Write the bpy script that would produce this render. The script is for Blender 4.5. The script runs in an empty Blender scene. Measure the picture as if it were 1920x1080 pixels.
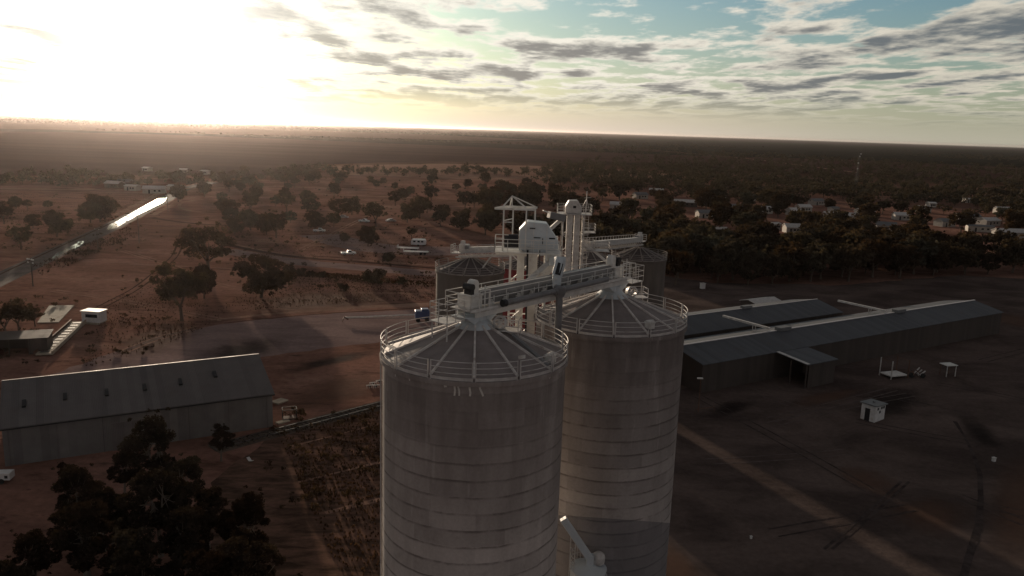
import bpy, bmesh, math, random
import numpy as np
from mathutils import Vector, Matrix
R = math.radians
rnd = random.Random(7)
scene = bpy.context.scene

# ------------------------------------------------------------------ camera
FPX, CAM_H = 1480.0, 43.0                       # focal length in pixels of a 1920 wide frame, flying height
ROLL = math.atan(63 / 1920)
PITCH = math.atan((540 - 243.5) * math.cos(ROLL) / FPX)
cam_d = bpy.data.cameras.new('camera')
cam = bpy.data.objects.new('camera', cam_d)
scene.collection.objects.link(cam)
cam_d.sensor_width = 36
cam_d.lens = 36 * FPX / 1920
cam_d.clip_start = 0.5
cam_d.clip_end = 90000
cam.location = (0, 0, CAM_H)
cam.rotation_euler = (Matrix.Rotation(R(90) - PITCH, 4, 'X') @ Matrix.Rotation(ROLL, 4, 'Z')).to_euler()
scene.camera = cam

# ------------------------------------------------------------------ sky and sun
SUN_AZ, SUN_EL = R(-24), R(6.2)                 # azimuth measured from +Y towards +X
SUN = Vector((math.sin(SUN_AZ) * math.cos(SUN_EL), math.cos(SUN_AZ) * math.cos(SUN_EL), math.sin(SUN_EL)))
scene.view_settings.view_transform = 'Standard'
scene.view_settings.look = 'None'
scene.view_settings.exposure = 0
scene.view_settings.gamma = 1
SUN_STRENGTH, SKY_STRENGTH = 4.6, 0.10
HAZE_DENSITY = 1.8e-5

world = bpy.data.worlds.new('World')
scene.world = world
world.use_nodes = True


class NT:
    """small helper round a node tree"""
    def __init__(s, tree):
        s.t = tree; s.n = tree.nodes; s.l = tree.links
    def node(s, kind, **kw):
        nd = s.n.new(kind)
        for k, v in kw.items():
            setattr(nd, k, v)
        return nd
    def put(s, sock, v):
        if v is None: return
        if isinstance(v, bpy.types.NodeSocket): s.l.new(v, sock)
        else:
            if sock.type == 'RGBA' and len(v) == 3: v = (*v, 1)
            sock.default_value = v
    def math(s, op, a, b=None, c=None, clamp=False):
        nd = s.node('ShaderNodeMath', operation=op, use_clamp=clamp)
        for i, v in enumerate((a, b, c)): s.put(nd.inputs[i], v)
        return nd.outputs[0]
    def vmath(s, op, a, b=None):
        nd = s.node('ShaderNodeVectorMath', operation=op)
        s.put(nd.inputs[0], a); s.put(nd.inputs[1], b)
        return nd
    def mix(s, f, a, b, blend='MIX'):
        nd = s.node('ShaderNodeMix', data_type='RGBA', blend_type=blend)
        s.put(nd.inputs[0], f); s.put(nd.inputs[6], a); s.put(nd.inputs[7], b)
        return nd.outputs[2]
    def ramp(s, v, lo, hi, a=0.0, b=1.0, smooth=True):
        nd = s.node('ShaderNodeMapRange', interpolation_type='SMOOTHSTEP' if smooth else 'LINEAR')
        for i, q in enumerate((v, lo, hi, a, b)): s.put(nd.inputs[i], q)
        return nd.outputs[0]
    def noise(s, vec, scale, detail=4, rough=0.55, dist=0.0):
        nd = s.node('ShaderNodeTexNoise')
        s.put(nd.inputs['Vector'], vec)
        nd.inputs['Scale'].default_value = scale
        nd.inputs['Detail'].default_value = detail
        nd.inputs['Roughness'].default_value = rough
        nd.inputs['Distortion'].default_value = dist
        return nd.outputs['Fac']
    def scale(s, vec, xyz, off=(0, 0, 0)):
        nd = s.node('ShaderNodeMapping')
        s.put(nd.inputs['Vector'], vec)
        nd.inputs['Scale'].default_value = xyz
        nd.inputs['Location'].default_value = off
        return nd.outputs[0]


def build_world():
    T = NT(world.node_tree)
    T.n.clear()
    out = T.node('ShaderNodeOutputWorld')
    bg = T.node('ShaderNodeBackground')
    bg.inputs['Strength'].default_value = 1.0
    T.l.new(bg.outputs[0], out.inputs[0])
    sky = T.node('ShaderNodeTexSky', sky_type='NISHITA')
    sky.sun_disc = False
    sky.sun_elevation = SUN_EL
    sky.sun_rotation = SUN_AZ
    sky.altitude = 200
    sky.air_density = 1.0
    sky.dust_density = 1.5
    sky.ozone_density = 1.5
    d = T.node('ShaderNodeTexCoord').outputs['Generated']
    sep = T.node('ShaderNodeSeparateXYZ'); T.l.new(d, sep.inputs[0])
    z = T.math('MAXIMUM', sep.outputs[2], 0.0)
    cosv = T.math('MAXIMUM', T.vmath('DOT_PRODUCT', d, tuple(SUN)).outputs['Value'], 0.0)
    base = T.mix(1.0, sky.outputs[0], (SKY_STRENGTH,) * 3, 'MULTIPLY')
    # moist air low over the plain: cream near the horizon
    low = T.math('POWER', 2.718, T.math('MULTIPLY', z, -15.0))
    toward = T.ramp(cosv, 0.60, 1.0)
    cream = T.mix(toward, (0.50, 0.475, 0.375), (0.84, 0.70, 0.60))
    ahead = T.ramp(cosv, -0.2, 0.6, 0.30, 1.0)
    cream = T.mix(1.0, cream, ahead, 'MULTIPLY')
    blue = T.mix(1.0, base, (0.58, 0.88, 1.12), 'MULTIPLY')
    clear = T.mix(T.math('MULTIPLY', low, 0.95), blue, cream)
    # a broken layer of flat cloud, seen in true perspective
    inv = T.math('DIVIDE', 1.0, T.math('ADD', z, 0.045))
    comb = T.node('ShaderNodeCombineXYZ')
    T.put(comb.inputs[0], T.math('MULTIPLY', sep.outputs[0], inv))
    T.put(comb.inputs[1], T.math('MULTIPLY', sep.outputs[1], inv))
    p = comb.outputs[0]
    def layer(off):
        n1 = T.noise(T.scale(p, (1, 0.62, 1), (3.1 + off[0], 7.7 + off[1], 0)), 1.55, 10, 0.58, 0.1)
        n2 = T.noise(T.scale(p, (1, 0.7, 1), (11.0 + off[0], 2.0 + off[1], 4)), 0.35, 3, 0.5)
        n3 = T.noise(T.scale(p, (1, 0.62, 1), (5.1 + off[0], 1.7 + off[1], 2)), 3.6, 8, 0.6)
        m = T.math('ADD', T.math('MULTIPLY', n1, 0.72), T.math('MULTIPLY', n3, 0.28))
        return T.math('ADD', m, T.math('MULTIPLY', T.math('SUBTRACT', n2, 0.5), 0.42)), n1
    dens, n1 = layer((0, 0))
    right = T.ramp(cosv, 0.90, 0.66, 0.0, 0.026)      # more cloud away from the sun
    dens = T.math('ADD', dens, right)
    densb, _ = layer((0.02, -0.16)); densb = T.math('ADD', densb, right)              # a little nearer the viewer: the shaded underside
    cover = T.ramp(dens, 0.445, 0.540)
    thick = T.ramp(T.math('ADD', T.math('MULTIPLY', dens, 0.55), T.math('MULTIPLY', densb, 0.45)), 0.50, 0.615)
    lit = T.mix(toward, (0.70, 0.64, 0.53), (1.0, 0.94, 0.82))
    dark = T.mix(toward, (0.135, 0.150, 0.165), (0.26, 0.235, 0.22))
    cl = T.mix(thick, lit, dark)
    cl = T.mix(1.0, cl, T.ramp(cosv, 0.0, 0.6, 0.35, 1.0), 'MULTIPLY')
    cover = T.math('MULTIPLY', cover, T.ramp(z, 0.012, 0.06))
    c = T.mix(T.math('MULTIPLY', cover, 0.92), clear, cl)
    # unseen dark cloud deck overhead, added to hold down the ambient light
    closed = T.ramp(z, 0.17, 0.42)
    deck = T.mix(T.ramp(n1, 0.35, 0.7), (0.132, 0.126, 0.128), (0.066, 0.063, 0.065))
    c = T.mix(T.math('MULTIPLY', closed, 0.95), c, deck)
    # unseen pale grey sky behind the viewer, brightened to light the camera-side walls
    back = T.ramp(cosv, 0.45, 0.0)
    c = T.mix(T.math('MULTIPLY', back, T.ramp(z, 0.4, 0.15)), c, (0.365, 0.350, 0.345))
    # glare of the low sun through thin cloud
    g1 = T.math('MULTIPLY', T.math('POWER', cosv, 170.0), 0.95)
    g2 = T.math('MULTIPLY', T.math('POWER', cosv, 20.0), 0.17)
    g3 = T.math('MULTIPLY', T.math('POWER', cosv, 700.0), 3.0)
    g = T.math('ADD', T.math('ADD', g1, g2), g3)
    glare = T.mix(1.0, (1.0, 0.94, 0.87), g, 'MULTIPLY')
    c = T.mix(1.0, c, glare, 'ADD')
    T.l.new(c, bg.inputs[0])


build_world()

sun_d = bpy.data.lights.new('sun', 'SUN')
sun_d.energy = SUN_STRENGTH
sun_d.angle = R(1.5)                          # the sun stands behind thin cloud: soft-edged shadows
sun_d.color = (1.0, 0.80, 0.60)
sun_o = bpy.data.objects.new('sun', sun_d)
scene.collection.objects.link(sun_o)
sun_o.location = SUN * 300
sun_o.rotation_euler = (-SUN).to_track_quat('-Z', 'Y').to_euler()


# ------------------------------------------------------------------ from a point of the view to a point of the place
def ray(px, py):
    u, v = px - 960, py - 540
    c, s = math.cos(ROLL), math.sin(ROLL)
    a, b = u * c + v * s, -u * s + v * c
    cp, sp = math.cos(PITCH), math.sin(PITCH)
    return Vector((a, FPX * cp - b * sp, -FPX * sp - b * cp))

def at(px, py, z=0.0):
    r = ray(px, py); t = (z - CAM_H) / r.z
    return Vector((r.x * t, r.y * t, z))

def at_y(px, py, Y):
    r = ray(px, py); t = Y / r.y
    return Vector((r.x * t, Y, CAM_H + r.z * t))


# ------------------------------------------------------------------ materials
def new_mat(name):
    m = bpy.data.materials.new(name); m.use_nodes = True
    T = NT(m.node_tree)
    b = T.n['Principled BSDF']
    return m, T, b

def coords(T, kind='Object'):
    return T.node('ShaderNodeTexCoord').outputs[kind]

def plain(name, col, rough=0.6, metal=0.0, var=0.25, scale=1.5, dirt=None, bump=0.0, stretch=(1, 1, 1), spec=0.4):
    m, T, b = new_mat(name)
    v = T.scale(coords(T), stretch)
    n = T.noise(v, scale, 6, 0.6)
    c = T.mix(T.ramp(n, 0.25, 0.75), tuple(q * (1 - var) for q in col), tuple(min(1, q * (1 + var)) for q in col))
    if dirt:
        n2 = T.noise(T.scale(coords(T), stretch, (5, 3, 1)), scale * 0.6, 7, 0.7)
        c = T.mix(T.ramp(n2, 0.52, 0.72, 0, 0.75), c, dirt)
    T.put(b.inputs['Base Color'], c)
    T.put(b.inputs['Roughness'], T.ramp(n, 0.2, 0.8, rough - 0.08, min(1, rough + 0.08)))
    b.inputs['Metallic'].default_value = metal
    b.inputs['Specular IOR Level'].default_value = spec
    if bump:
        bp = T.node('ShaderNodeBump'); bp.inputs['Strength'].default_value = bump
        T.put(bp.inputs['Height'], n); T.l.new(bp.outputs[0], b.inputs['Normal'])
    return m

def ground_mat():
    m, T, b = new_mat('red_soil')
    p = coords(T)
    big = T.noise(p, 0.004, 5, 0.6)
    mid = T.noise(p, 0.03, 6, 0.62, 0.6)
    streak = T.noise(T.scale(p, (0.6, 1.6, 1)), 0.09, 6, 0.65, 1.0)
    fine = T.noise(p, 0.9, 8, 0.7)
    c = T.mix(T.ramp(mid, 0.36, 0.66), (0.190, 0.101, 0.077), (0.295, 0.163, 0.127))
    c = T.mix(T.ramp(streak, 0.50, 0.66, 0, 0.7), c, (0.290, 0.155, 0.115))
    c = T.mix(T.ramp(streak, 0.48, 0.33, 0, 0.65), c, (0.072, 0.038, 0.028))
    c = T.mix(T.ramp(big, 0.48, 0.62, 0, 0.65), c, (0.120, 0.078, 0.062))
    tuft = T.noise(T.scale(p, (0.7, 1.5, 1), (50, 3, 0)), 0.30, 8, 0.74)
    c = T.mix(T.ramp(tuft, 0.55, 0.66, 0, 0.75), c, (0.062, 0.040, 0.030))
    drift = T.noise(T.scale(p, (0.35, 1.4, 1), (7, 90, 0)), 0.045, 7, 0.7, 0.8)
    c = T.mix(T.ramp(drift, 0.55, 0.66, 0, 0.6), c, (0.340, 0.205, 0.160))
    c = T.mix(1.0, c, T.ramp(fine, 0.2, 0.8, 0.62, 1.30, False), 'MULTIPLY')
    # far out the soil is covered in scrub
    sep = T.node('ShaderNodeSeparateXYZ'); T.l.new(p, sep.inputs[0])
    dist = T.vmath('LENGTH', p).outputs['Value']
    scr = T.noise(T.scale(p, (1, 1, 1)), 0.012, 8, 0.68)
    bands = T.noise(T.scale(p, (0.12, 1.0, 1), (40, 10, 0)), 0.0021, 4, 0.6)
    scrub = T.mix(T.ramp(scr, 0.38, 0.66), (0.012, 0.013, 0.010), (0.030, 0.028, 0.021))
    scrub = T.mix(T.ramp(bands, 0.60, 0.70, 0, 0.45), scrub, (0.075, 0.060, 0.042))
    c = T.mix(T.ramp(dist, 650, 1300), c, scrub)
    T.put(b.inputs['Base Color'], c)
    b.inputs['Roughness'].default_value = 1.0
    b.inputs['Specular IOR Level'].default_value = 0.0
    bp = T.node('ShaderNodeBump'); bp.inputs['Strength'].default_value = 0.55; bp.inputs['Distance'].default_value = 0.35
    h = T.math('ADD', fine, T.math('MULTIPLY', streak, 1.5))
    T.put(bp.inputs['Height'], h); T.l.new(bp.outputs[0], b.inputs['Normal'])
    return m

def concrete_mat(name, seed, band=False):
    m, T, b = new_mat(name)
    p = coords(T)
    sep = T.node('ShaderNodeSeparateXYZ'); T.l.new(p, sep.inputs[0])
    ang = T.math('ARCTAN2', sep.outputs[1], sep.outputs[0])
    arc = T.math('MULTIPLY', ang, 5.5)
    zz = sep.outputs[2]
    comb = T.node('ShaderNodeCombineXYZ')
    T.put(comb.inputs[0], arc); T.put(comb.inputs[1], zz); comb.inputs[2].default_value = seed
    q = comb.outputs[0]
    br = T.node('ShaderNodeTexBrick')
    br.offset = 0.37; br.squash = 1.0
    T.put(br.inputs['Vector'], q)
    br.inputs['Color1'].default_value = (0, 0, 0, 1); br.inputs['Color2'].default_value = (1, 1, 1, 1)
    br.inputs['Mortar'].default_value = (0.5, 0.5, 0.5, 1)
    br.inputs['Scale'].default_value = 1.0; br.inputs['Mortar Size'].default_value = 0.0
    br.inputs['Brick Width'].default_value = 2.7; br.inputs['Row Height'].default_value = 1.0
    panel = T.ramp(br.outputs['Color'], 0, 1, 0.86, 1.12, False)
    big = T.noise(T.scale(q, (1, 0.35, 1)), 0.28, 5, 0.6)
    run = T.noise(T.scale(q, (1, 0.16, 1)), 0.9, 6, 0.62)
    fine = T.noise(q, 5.0, 7, 0.7)
    blot = T.noise(q, 0.9, 6, 0.62)
    c = T.mix(T.ramp(big, 0.3, 0.7), (0.480, 0.440, 0.412), (0.640, 0.590, 0.555))
    c = T.mix(1.0, c, panel, 'MULTIPLY')
    c = T.mix(1.0, c, T.ramp(fine, 0.2, 0.8, 0.84, 1.14, False), 'MULTIPLY')
    c = T.mix(T.ramp(blot, 0.56, 0.72, 0, 0.30), c, (0.27, 0.245, 0.225))
    # weather runs, strongest towards the top
    high = T.ramp(zz, 14, 29)
    c = T.mix(T.math('MULTIPLY', T.ramp(run, 0.30, 0.72, 0.50, 0.78), high), c, (0.125, 0.100, 0.092))
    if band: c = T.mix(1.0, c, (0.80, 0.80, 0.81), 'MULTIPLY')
    # grime caught at every pour joint
    wob = T.math('ADD', zz, T.math('MULTIPLY', T.math('SUBTRACT', T.noise(T.scale(q, (1, 0.35, 1)), 0.7, 7, 0.66), 0.5), 0.22))
    fr = T.math('FRACT', wob)
    line = T.math('MULTIPLY', T.ramp(fr, 0.78, 0.93), T.ramp(fr, 1.0, 0.95))
    jn = T.ramp(T.noise(T.scale(q, (1, 0.8, 1), (9, 0, 0)), 0.5, 7, 0.68), 0.34, 0.60, 0.10, 1.0)
    line = T.math('MULTIPLY', T.math('MULTIPLY', line, jn), T.ramp(zz, 28.5, 23, 0.14, 0.78))
    lift = T.node('ShaderNodeTexWhiteNoise', noise_dimensions='1D'); T.put(lift.inputs['W'], T.math('FLOOR', wob))
    c = T.mix(1.0, c, T.ramp(lift.outputs['Value'], 0, 1, 0.92, 1.06, False), 'MULTIPLY')
    damp = T.noise(T.scale(q, (1, 0.6, 1), (2, 7, 0)), 0.45, 7, 0.68)
    c = T.mix(T.ramp(damp, 0.5, 0.68, 0, 0.28), c, (0.260, 0.228, 0.210))
    pale = T.noise(T.scale(q, (1, 0.10, 1), (6, 1, 0)), 1.3, 5, 0.6)
    c = T.mix(T.ramp(pale, 0.60, 0.72, 0, 0.30), c, (0.62, 0.58, 0.55))
    c = T.mix(line, c, (0.120, 0.104, 0.096))
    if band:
        # lower part darker and blue-grey below a straight slanted edge
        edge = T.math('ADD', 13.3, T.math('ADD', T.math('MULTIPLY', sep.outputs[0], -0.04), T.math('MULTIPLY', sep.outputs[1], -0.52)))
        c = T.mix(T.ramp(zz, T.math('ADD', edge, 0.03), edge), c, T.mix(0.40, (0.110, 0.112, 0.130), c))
    T.put(b.inputs['Base Color'], c)
    b.inputs['Roughness'].default_value = 0.9
    b.inputs['Specular IOR Level'].default_value = 0.2
    bp = T.node('ShaderNodeBump'); bp.inputs['Strength'].default_value = 0.35; bp.inputs['Distance'].default_value = 0.03
    T.put(bp.inputs['Height'], T.math('ADD', fine, T.math('MULTIPLY', blot, 1.2))); T.l.new(bp.outputs[0], b.inputs['Normal'])
    return m

def sheet_metal(name, col, pitch=0.9, rough=0.45, axis=0, rust=0.25, spec=0.4):
    """ribbed sheeting: fine ribs as bump, sheets of slightly different age"""
    m, T, b = new_mat(name)
    p = coords(T)
    sep = T.node('ShaderNodeSeparateXYZ'); T.l.new(p, sep.inputs[0])
    x = sep.outputs[axis]
    cell = T.math('FLOOR', T.math('DIVIDE', x, pitch))
    wn = T.node('ShaderNodeTexWhiteNoise', noise_dimensions='1D'); T.put(wn.inputs['W'], cell)
    n = T.noise(p, 0.5, 6, 0.65)
    c = T.mix(wn.outputs['Value'], tuple(q * 0.86 for q in col), tuple(q * 1.12 for q in col))
    c = T.mix(1.0, c, T.ramp(n, 0.25, 0.75, 0.8, 1.18, False), 'MULTIPLY')
    n2 = T.noise(T.scale(p, (1, 1, 1), (4, 4, 4)), 0.35, 7, 0.7)
    c = T.mix(T.ramp(n2, 0.54, 0.75, 0, rust), c, (0.10, 0.055, 0.035))
    T.put(b.inputs['Base Color'], c)
    T.put(b.inputs['Roughness'], T.ramp(n, 0.2, 0.8, rough - 0.1, rough + 0.15))
    b.inputs['Specular IOR Level'].default_value = spec
    w = T.math('SINE', T.math('MULTIPLY', x, 2 * math.pi / 0.2))
    bp = T.node('ShaderNodeBump'); bp.inputs['Strength'].default_value = 0.25; bp.inputs['Distance'].default_value = 0.03
    T.put(bp.inputs['Height'], w); T.l.new(bp.outputs[0], b.inputs['Normal'])
    return m

def leaf_mat(name, col, trans=0.35):
    m, T, b = new_mat(name)
    p = coords(T)
    info = T.node('ShaderNodeObjectInfo')
    n = T.noise(p, 0.55, 5, 0.65)
    n2 = T.noise(p, 6.0, 3, 0.6)
    c = T.mix(T.ramp(n, 0.32, 0.68), tuple(q * 0.5 for q in col), tuple(q * 1.5 for q in col))
    c = T.mix(T.ramp(n2, 0.5, 0.8, 0, 0.6), c, (col[0] * 2.1, col[1] * 1.7, col[2] * 1.3))
    c = T.mix(1.0, c, T.ramp(info.outputs['Random'], 0, 1, 0.65, 1.35, False), 'MULTIPLY')
    hue = T.mix(info.outputs['Random'], (1.12, 0.95, 0.85), (0.92, 1.03, 1.0))
    c = T.mix(1.0, c, hue, 'MULTIPLY')
    dif = T.node('ShaderNodeBsdfDiffuse'); tr = T.node('ShaderNodeBsdfTranslucent'); mx = T.node('ShaderNodeMixShader')
    T.put(dif.inputs[0], c); T.put(tr.inputs[0], T.mix(1.0, c, (1.25, 1.05, 0.6), 'MULTIPLY'))
    mx.inputs[0].default_value = trans
    T.l.new(dif.outputs[0], mx.inputs[1]); T.l.new(tr.outputs[0], mx.inputs[2])
    T.n.remove(b)
    T.l.new(mx.outputs[0], T.n['Material Output'].inputs[0])
    return m

def patch_mat(name, a, b_, scale=0.15, stretch=(1, 1, 1), rough=1.0, detail=7, spec=0.0, wet=False, rot=0.0):
    m, T, b = new_mat(name)
    mp = T.node('ShaderNodeMapping'); T.l.new(coords(T), mp.inputs[0])
    mp.inputs['Rotation'].default_value = (0, 0, rot); mp.inputs['Scale'].default_value = stretch
    p = mp.outputs[0]
    n = T.noise(p, scale, detail, 0.65, 0.5)
    f = T.noise(coords(T), 1.3, 7, 0.7)
    c = T.mix(T.ramp(n, 0.34, 0.66), a, b_)
    c = T.mix(1.0, c, T.ramp(f, 0.2, 0.8, 0.72, 1.25, False), 'MULTIPLY')
    T.put(b.inputs['Base Color'], c)
    b.inputs['Specular IOR Level'].default_value = spec
    b.inputs['Roughness'].default_value = rough
    bp = T.node('ShaderNodeBump'); bp.inputs['Strength'].default_value = 0.3; bp.inputs['Distance'].default_value = 0.2
    if not wet:
        T.put(bp.inputs['Height'], f); T.l.new(bp.outputs[0], b.inputs['Normal'])
    return m

M = {}
M['soil'] = ground_mat()
M['conc'] = concrete_mat('weathered_concrete', 1.0)
M['conc2'] = concrete_mat('weathered_concrete_banded', 5.0, True)
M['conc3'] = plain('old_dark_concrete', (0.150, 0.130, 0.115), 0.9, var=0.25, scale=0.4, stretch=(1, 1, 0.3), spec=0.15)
M['roof'] = plain('brown_roof_sheet', (0.235, 0.203, 0.196), 0.62, var=0.2, scale=0.8, dirt=(0.18, 0.150, 0.135), spec=0.25)
M['rib'] = plain('galvanised_rib', (0.62, 0.58, 0.55), 0.6, 0.0, var=0.2, scale=2.5, dirt=(0.34, 0.27, 0.23))
M['white'] = plain('white_painted_steel', (0.66, 0.65, 0.62), 0.5, var=0.14, scale=1.4, dirt=(0.36, 0.30, 0.25))
M['galv'] = plain('galvanised_steel', (0.56, 0.54, 0.52), 0.5, 0.15, var=0.2, scale=2.0, dirt=(0.30, 0.25, 0.21))
M['cover'] = plain('grey_belt_cover', (0.22, 0.215, 0.21), 0.5, 0.2, var=0.2, scale=1.0, dirt=(0.13, 0.11, 0.10))
M['duct'] = plain('grey_duct_paint', (0.19, 0.19, 0.195), 0.45, var=0.15, scale=1.2, dirt=(0.10, 0.09, 0.08))
M['pale'] = plain('pale_blue_grey_paint', (0.55, 0.60, 0.63), 0.42, var=0.08, scale=0.8, dirt=(0.40, 0.40, 0.38))
M['black'] = plain('black_motor_paint', (0.018, 0.018, 0.020), 0.5, var=0.3)
M['rubber'] = plain('black_rubber', (0.02, 0.02, 0.02), 0.8)
M['redwall'] = plain('dark_red_paint', (0.22, 0.035, 0.040), 0.6, var=0.2)
M['glass'] = plain('dark_glass', (0.02, 0.024, 0.028), 0.12, spec=0.5)
M['paint'] = plain('white_drip_paint', (0.62, 0.59, 0.54), 0.7, var=0.15, scale=6)
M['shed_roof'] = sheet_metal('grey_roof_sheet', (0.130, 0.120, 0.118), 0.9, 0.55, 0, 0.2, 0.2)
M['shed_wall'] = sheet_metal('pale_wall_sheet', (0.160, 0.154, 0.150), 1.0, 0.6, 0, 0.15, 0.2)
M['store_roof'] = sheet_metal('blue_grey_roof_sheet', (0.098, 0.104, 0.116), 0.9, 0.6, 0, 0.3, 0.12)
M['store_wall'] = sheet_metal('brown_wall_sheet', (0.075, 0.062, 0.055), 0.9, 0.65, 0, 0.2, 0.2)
M['ridge'] = plain('white_ridge_cap', (0.52, 0.51, 0.52), 0.45, var=0.1)
M['hutwall'] = plain('white_hut_paint', (0.62, 0.61, 0.60), 0.7, var=0.12, dirt=(0.4, 0.34, 0.28))
M['hutroof'] = plain('grey_hut_roof', (0.15, 0.155, 0.16), 0.6, var=0.15)
M['slab'] = plain('old_concrete_slab', (0.34, 0.30, 0.24), 0.9, var=0.25, scale=0.7, dirt=(0.2, 0.14, 0.1), bump=0.2, spec=0.15)
M['wood'] = plain('grey_timber', (0.10, 0.085, 0.072), 0.85, var=0.25, stretch=(1, 1, 0.1), spec=0.1)
M['bark'] = plain('gum_bark', (0.115, 0.088, 0.070), 0.9, var=0.35, scale=1.5, stretch=(1, 1, 0.2), bump=0.4, spec=0.1)
M['pale_bark'] = plain('pale_gum_bark', (0.17, 0.145, 0.125), 0.85, var=0.3, scale=1.2, stretch=(1, 1, 0.2), spec=0.1)
M['rail'] = plain('rail_steel', (0.16, 0.14, 0.13), 0.3, 0.7)
M['rust'] = plain('rusty_steel', (0.12, 0.065, 0.045), 0.8, var=0.3, scale=3)
M['car_white'] = plain('white_car_paint', (0.66, 0.66, 0.66), 0.3, var=0.03)
M['car_red'] = plain('dull_red_car_paint', (0.22, 0.06, 0.045), 0.35, var=0.05)
M['car_silver'] = plain('silver_car_paint', (0.38, 0.39, 0.40), 0.3, 0.3, var=0.05)
M['blue'] = plain('blue_machine_paint', (0.05, 0.09, 0.20), 0.45, var=0.15)
M['leaf'] = leaf_mat('gum_leaves', (0.062, 0.048, 0.036), 0.25)
M['leaf2'] = leaf_mat('dark_leaves', (0.062, 0.056, 0.046), 0.15)
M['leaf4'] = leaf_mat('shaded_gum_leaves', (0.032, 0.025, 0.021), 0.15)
M['leaf3'] = leaf_mat('brown_olive_leaves', (0.066, 0.052, 0.040), 0.2)
M['grass'] = leaf_mat('dry_grass_blades', (0.085, 0.058, 0.042), 0.15)
M['asphalt'] = patch_mat('worn_grey_road', (0.210, 0.148, 0.138), (0.285, 0.205, 0.190), 0.08, (1, 3, 1), 1.0, spec=0.0, rot=R(-31))
M['sealed'] = patch_mat('damp_asphalt', (0.100, 0.082, 0.074), (0.160, 0.128, 0.116), 0.2, (1, 1, 1), 0.95, spec=0.05)
M['wetroad'] = patch_mat('wet_asphalt', (0.020, 0.020, 0.020), (0.030, 0.030, 0.030), 0.3, (1, 1, 1), 0.17, spec=0.42, wet=True)
M['track'] = patch_mat('pale_track', (0.240, 0.145, 0.108), (0.340, 0.215, 0.165), 0.12)
M['darktrack'] = patch_mat('dark_earth_bank', (0.060, 0.036, 0.028), (0.100, 0.056, 0.042), 0.2, rough=1.0, spec=0.0)
M['yard'] = patch_mat('dark_grain_yard', (0.072, 0.055, 0.050), (0.142, 0.108, 0.096), 0.06, (1, 1.6, 1), 1.0, detail=10, rot=R(-31))
M['tyre'] = patch_mat('pressed_dark_earth', (0.050, 0.040, 0.038), (0.090, 0.072, 0.068), 0.4)
M['tyre_pale'] = patch_mat('pressed_pale_earth', (0.095, 0.076, 0.070), (0.140, 0.112, 0.104), 0.4)
M['yardred'] = patch_mat('reddish_bare_strip', (0.110, 0.068, 0.050), (0.150, 0.095, 0.068), 0.1)
M['field'] = patch_mat('pale_stubble_field', (0.095, 0.066, 0.050), (0.140, 0.100, 0.078), 0.006, (1, 4, 1))
M['fallow'] = patch_mat('dark_fallow_field', (0.056, 0.034, 0.030), (0.078, 0.047, 0.042), 0.004, (0.4, 3, 1), 1.0, spec=0.0)
M['greenfield'] = patch_mat('dark_green_field', (0.016, 0.018, 0.013), (0.028, 0.028, 0.020), 0.005, (0.4, 3, 1), 1.0, spec=0.0)
M['ballast'] = patch_mat('rail_ballast', (0.090, 0.068, 0.055), (0.140, 0.110, 0.090), 0.5)
M['verge'] = patch_mat('grassy_verge', (0.060, 0.040, 0.030), (0.190, 0.112, 0.084), 0.16, (1, 3.5, 1), rot=R(-31))


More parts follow.
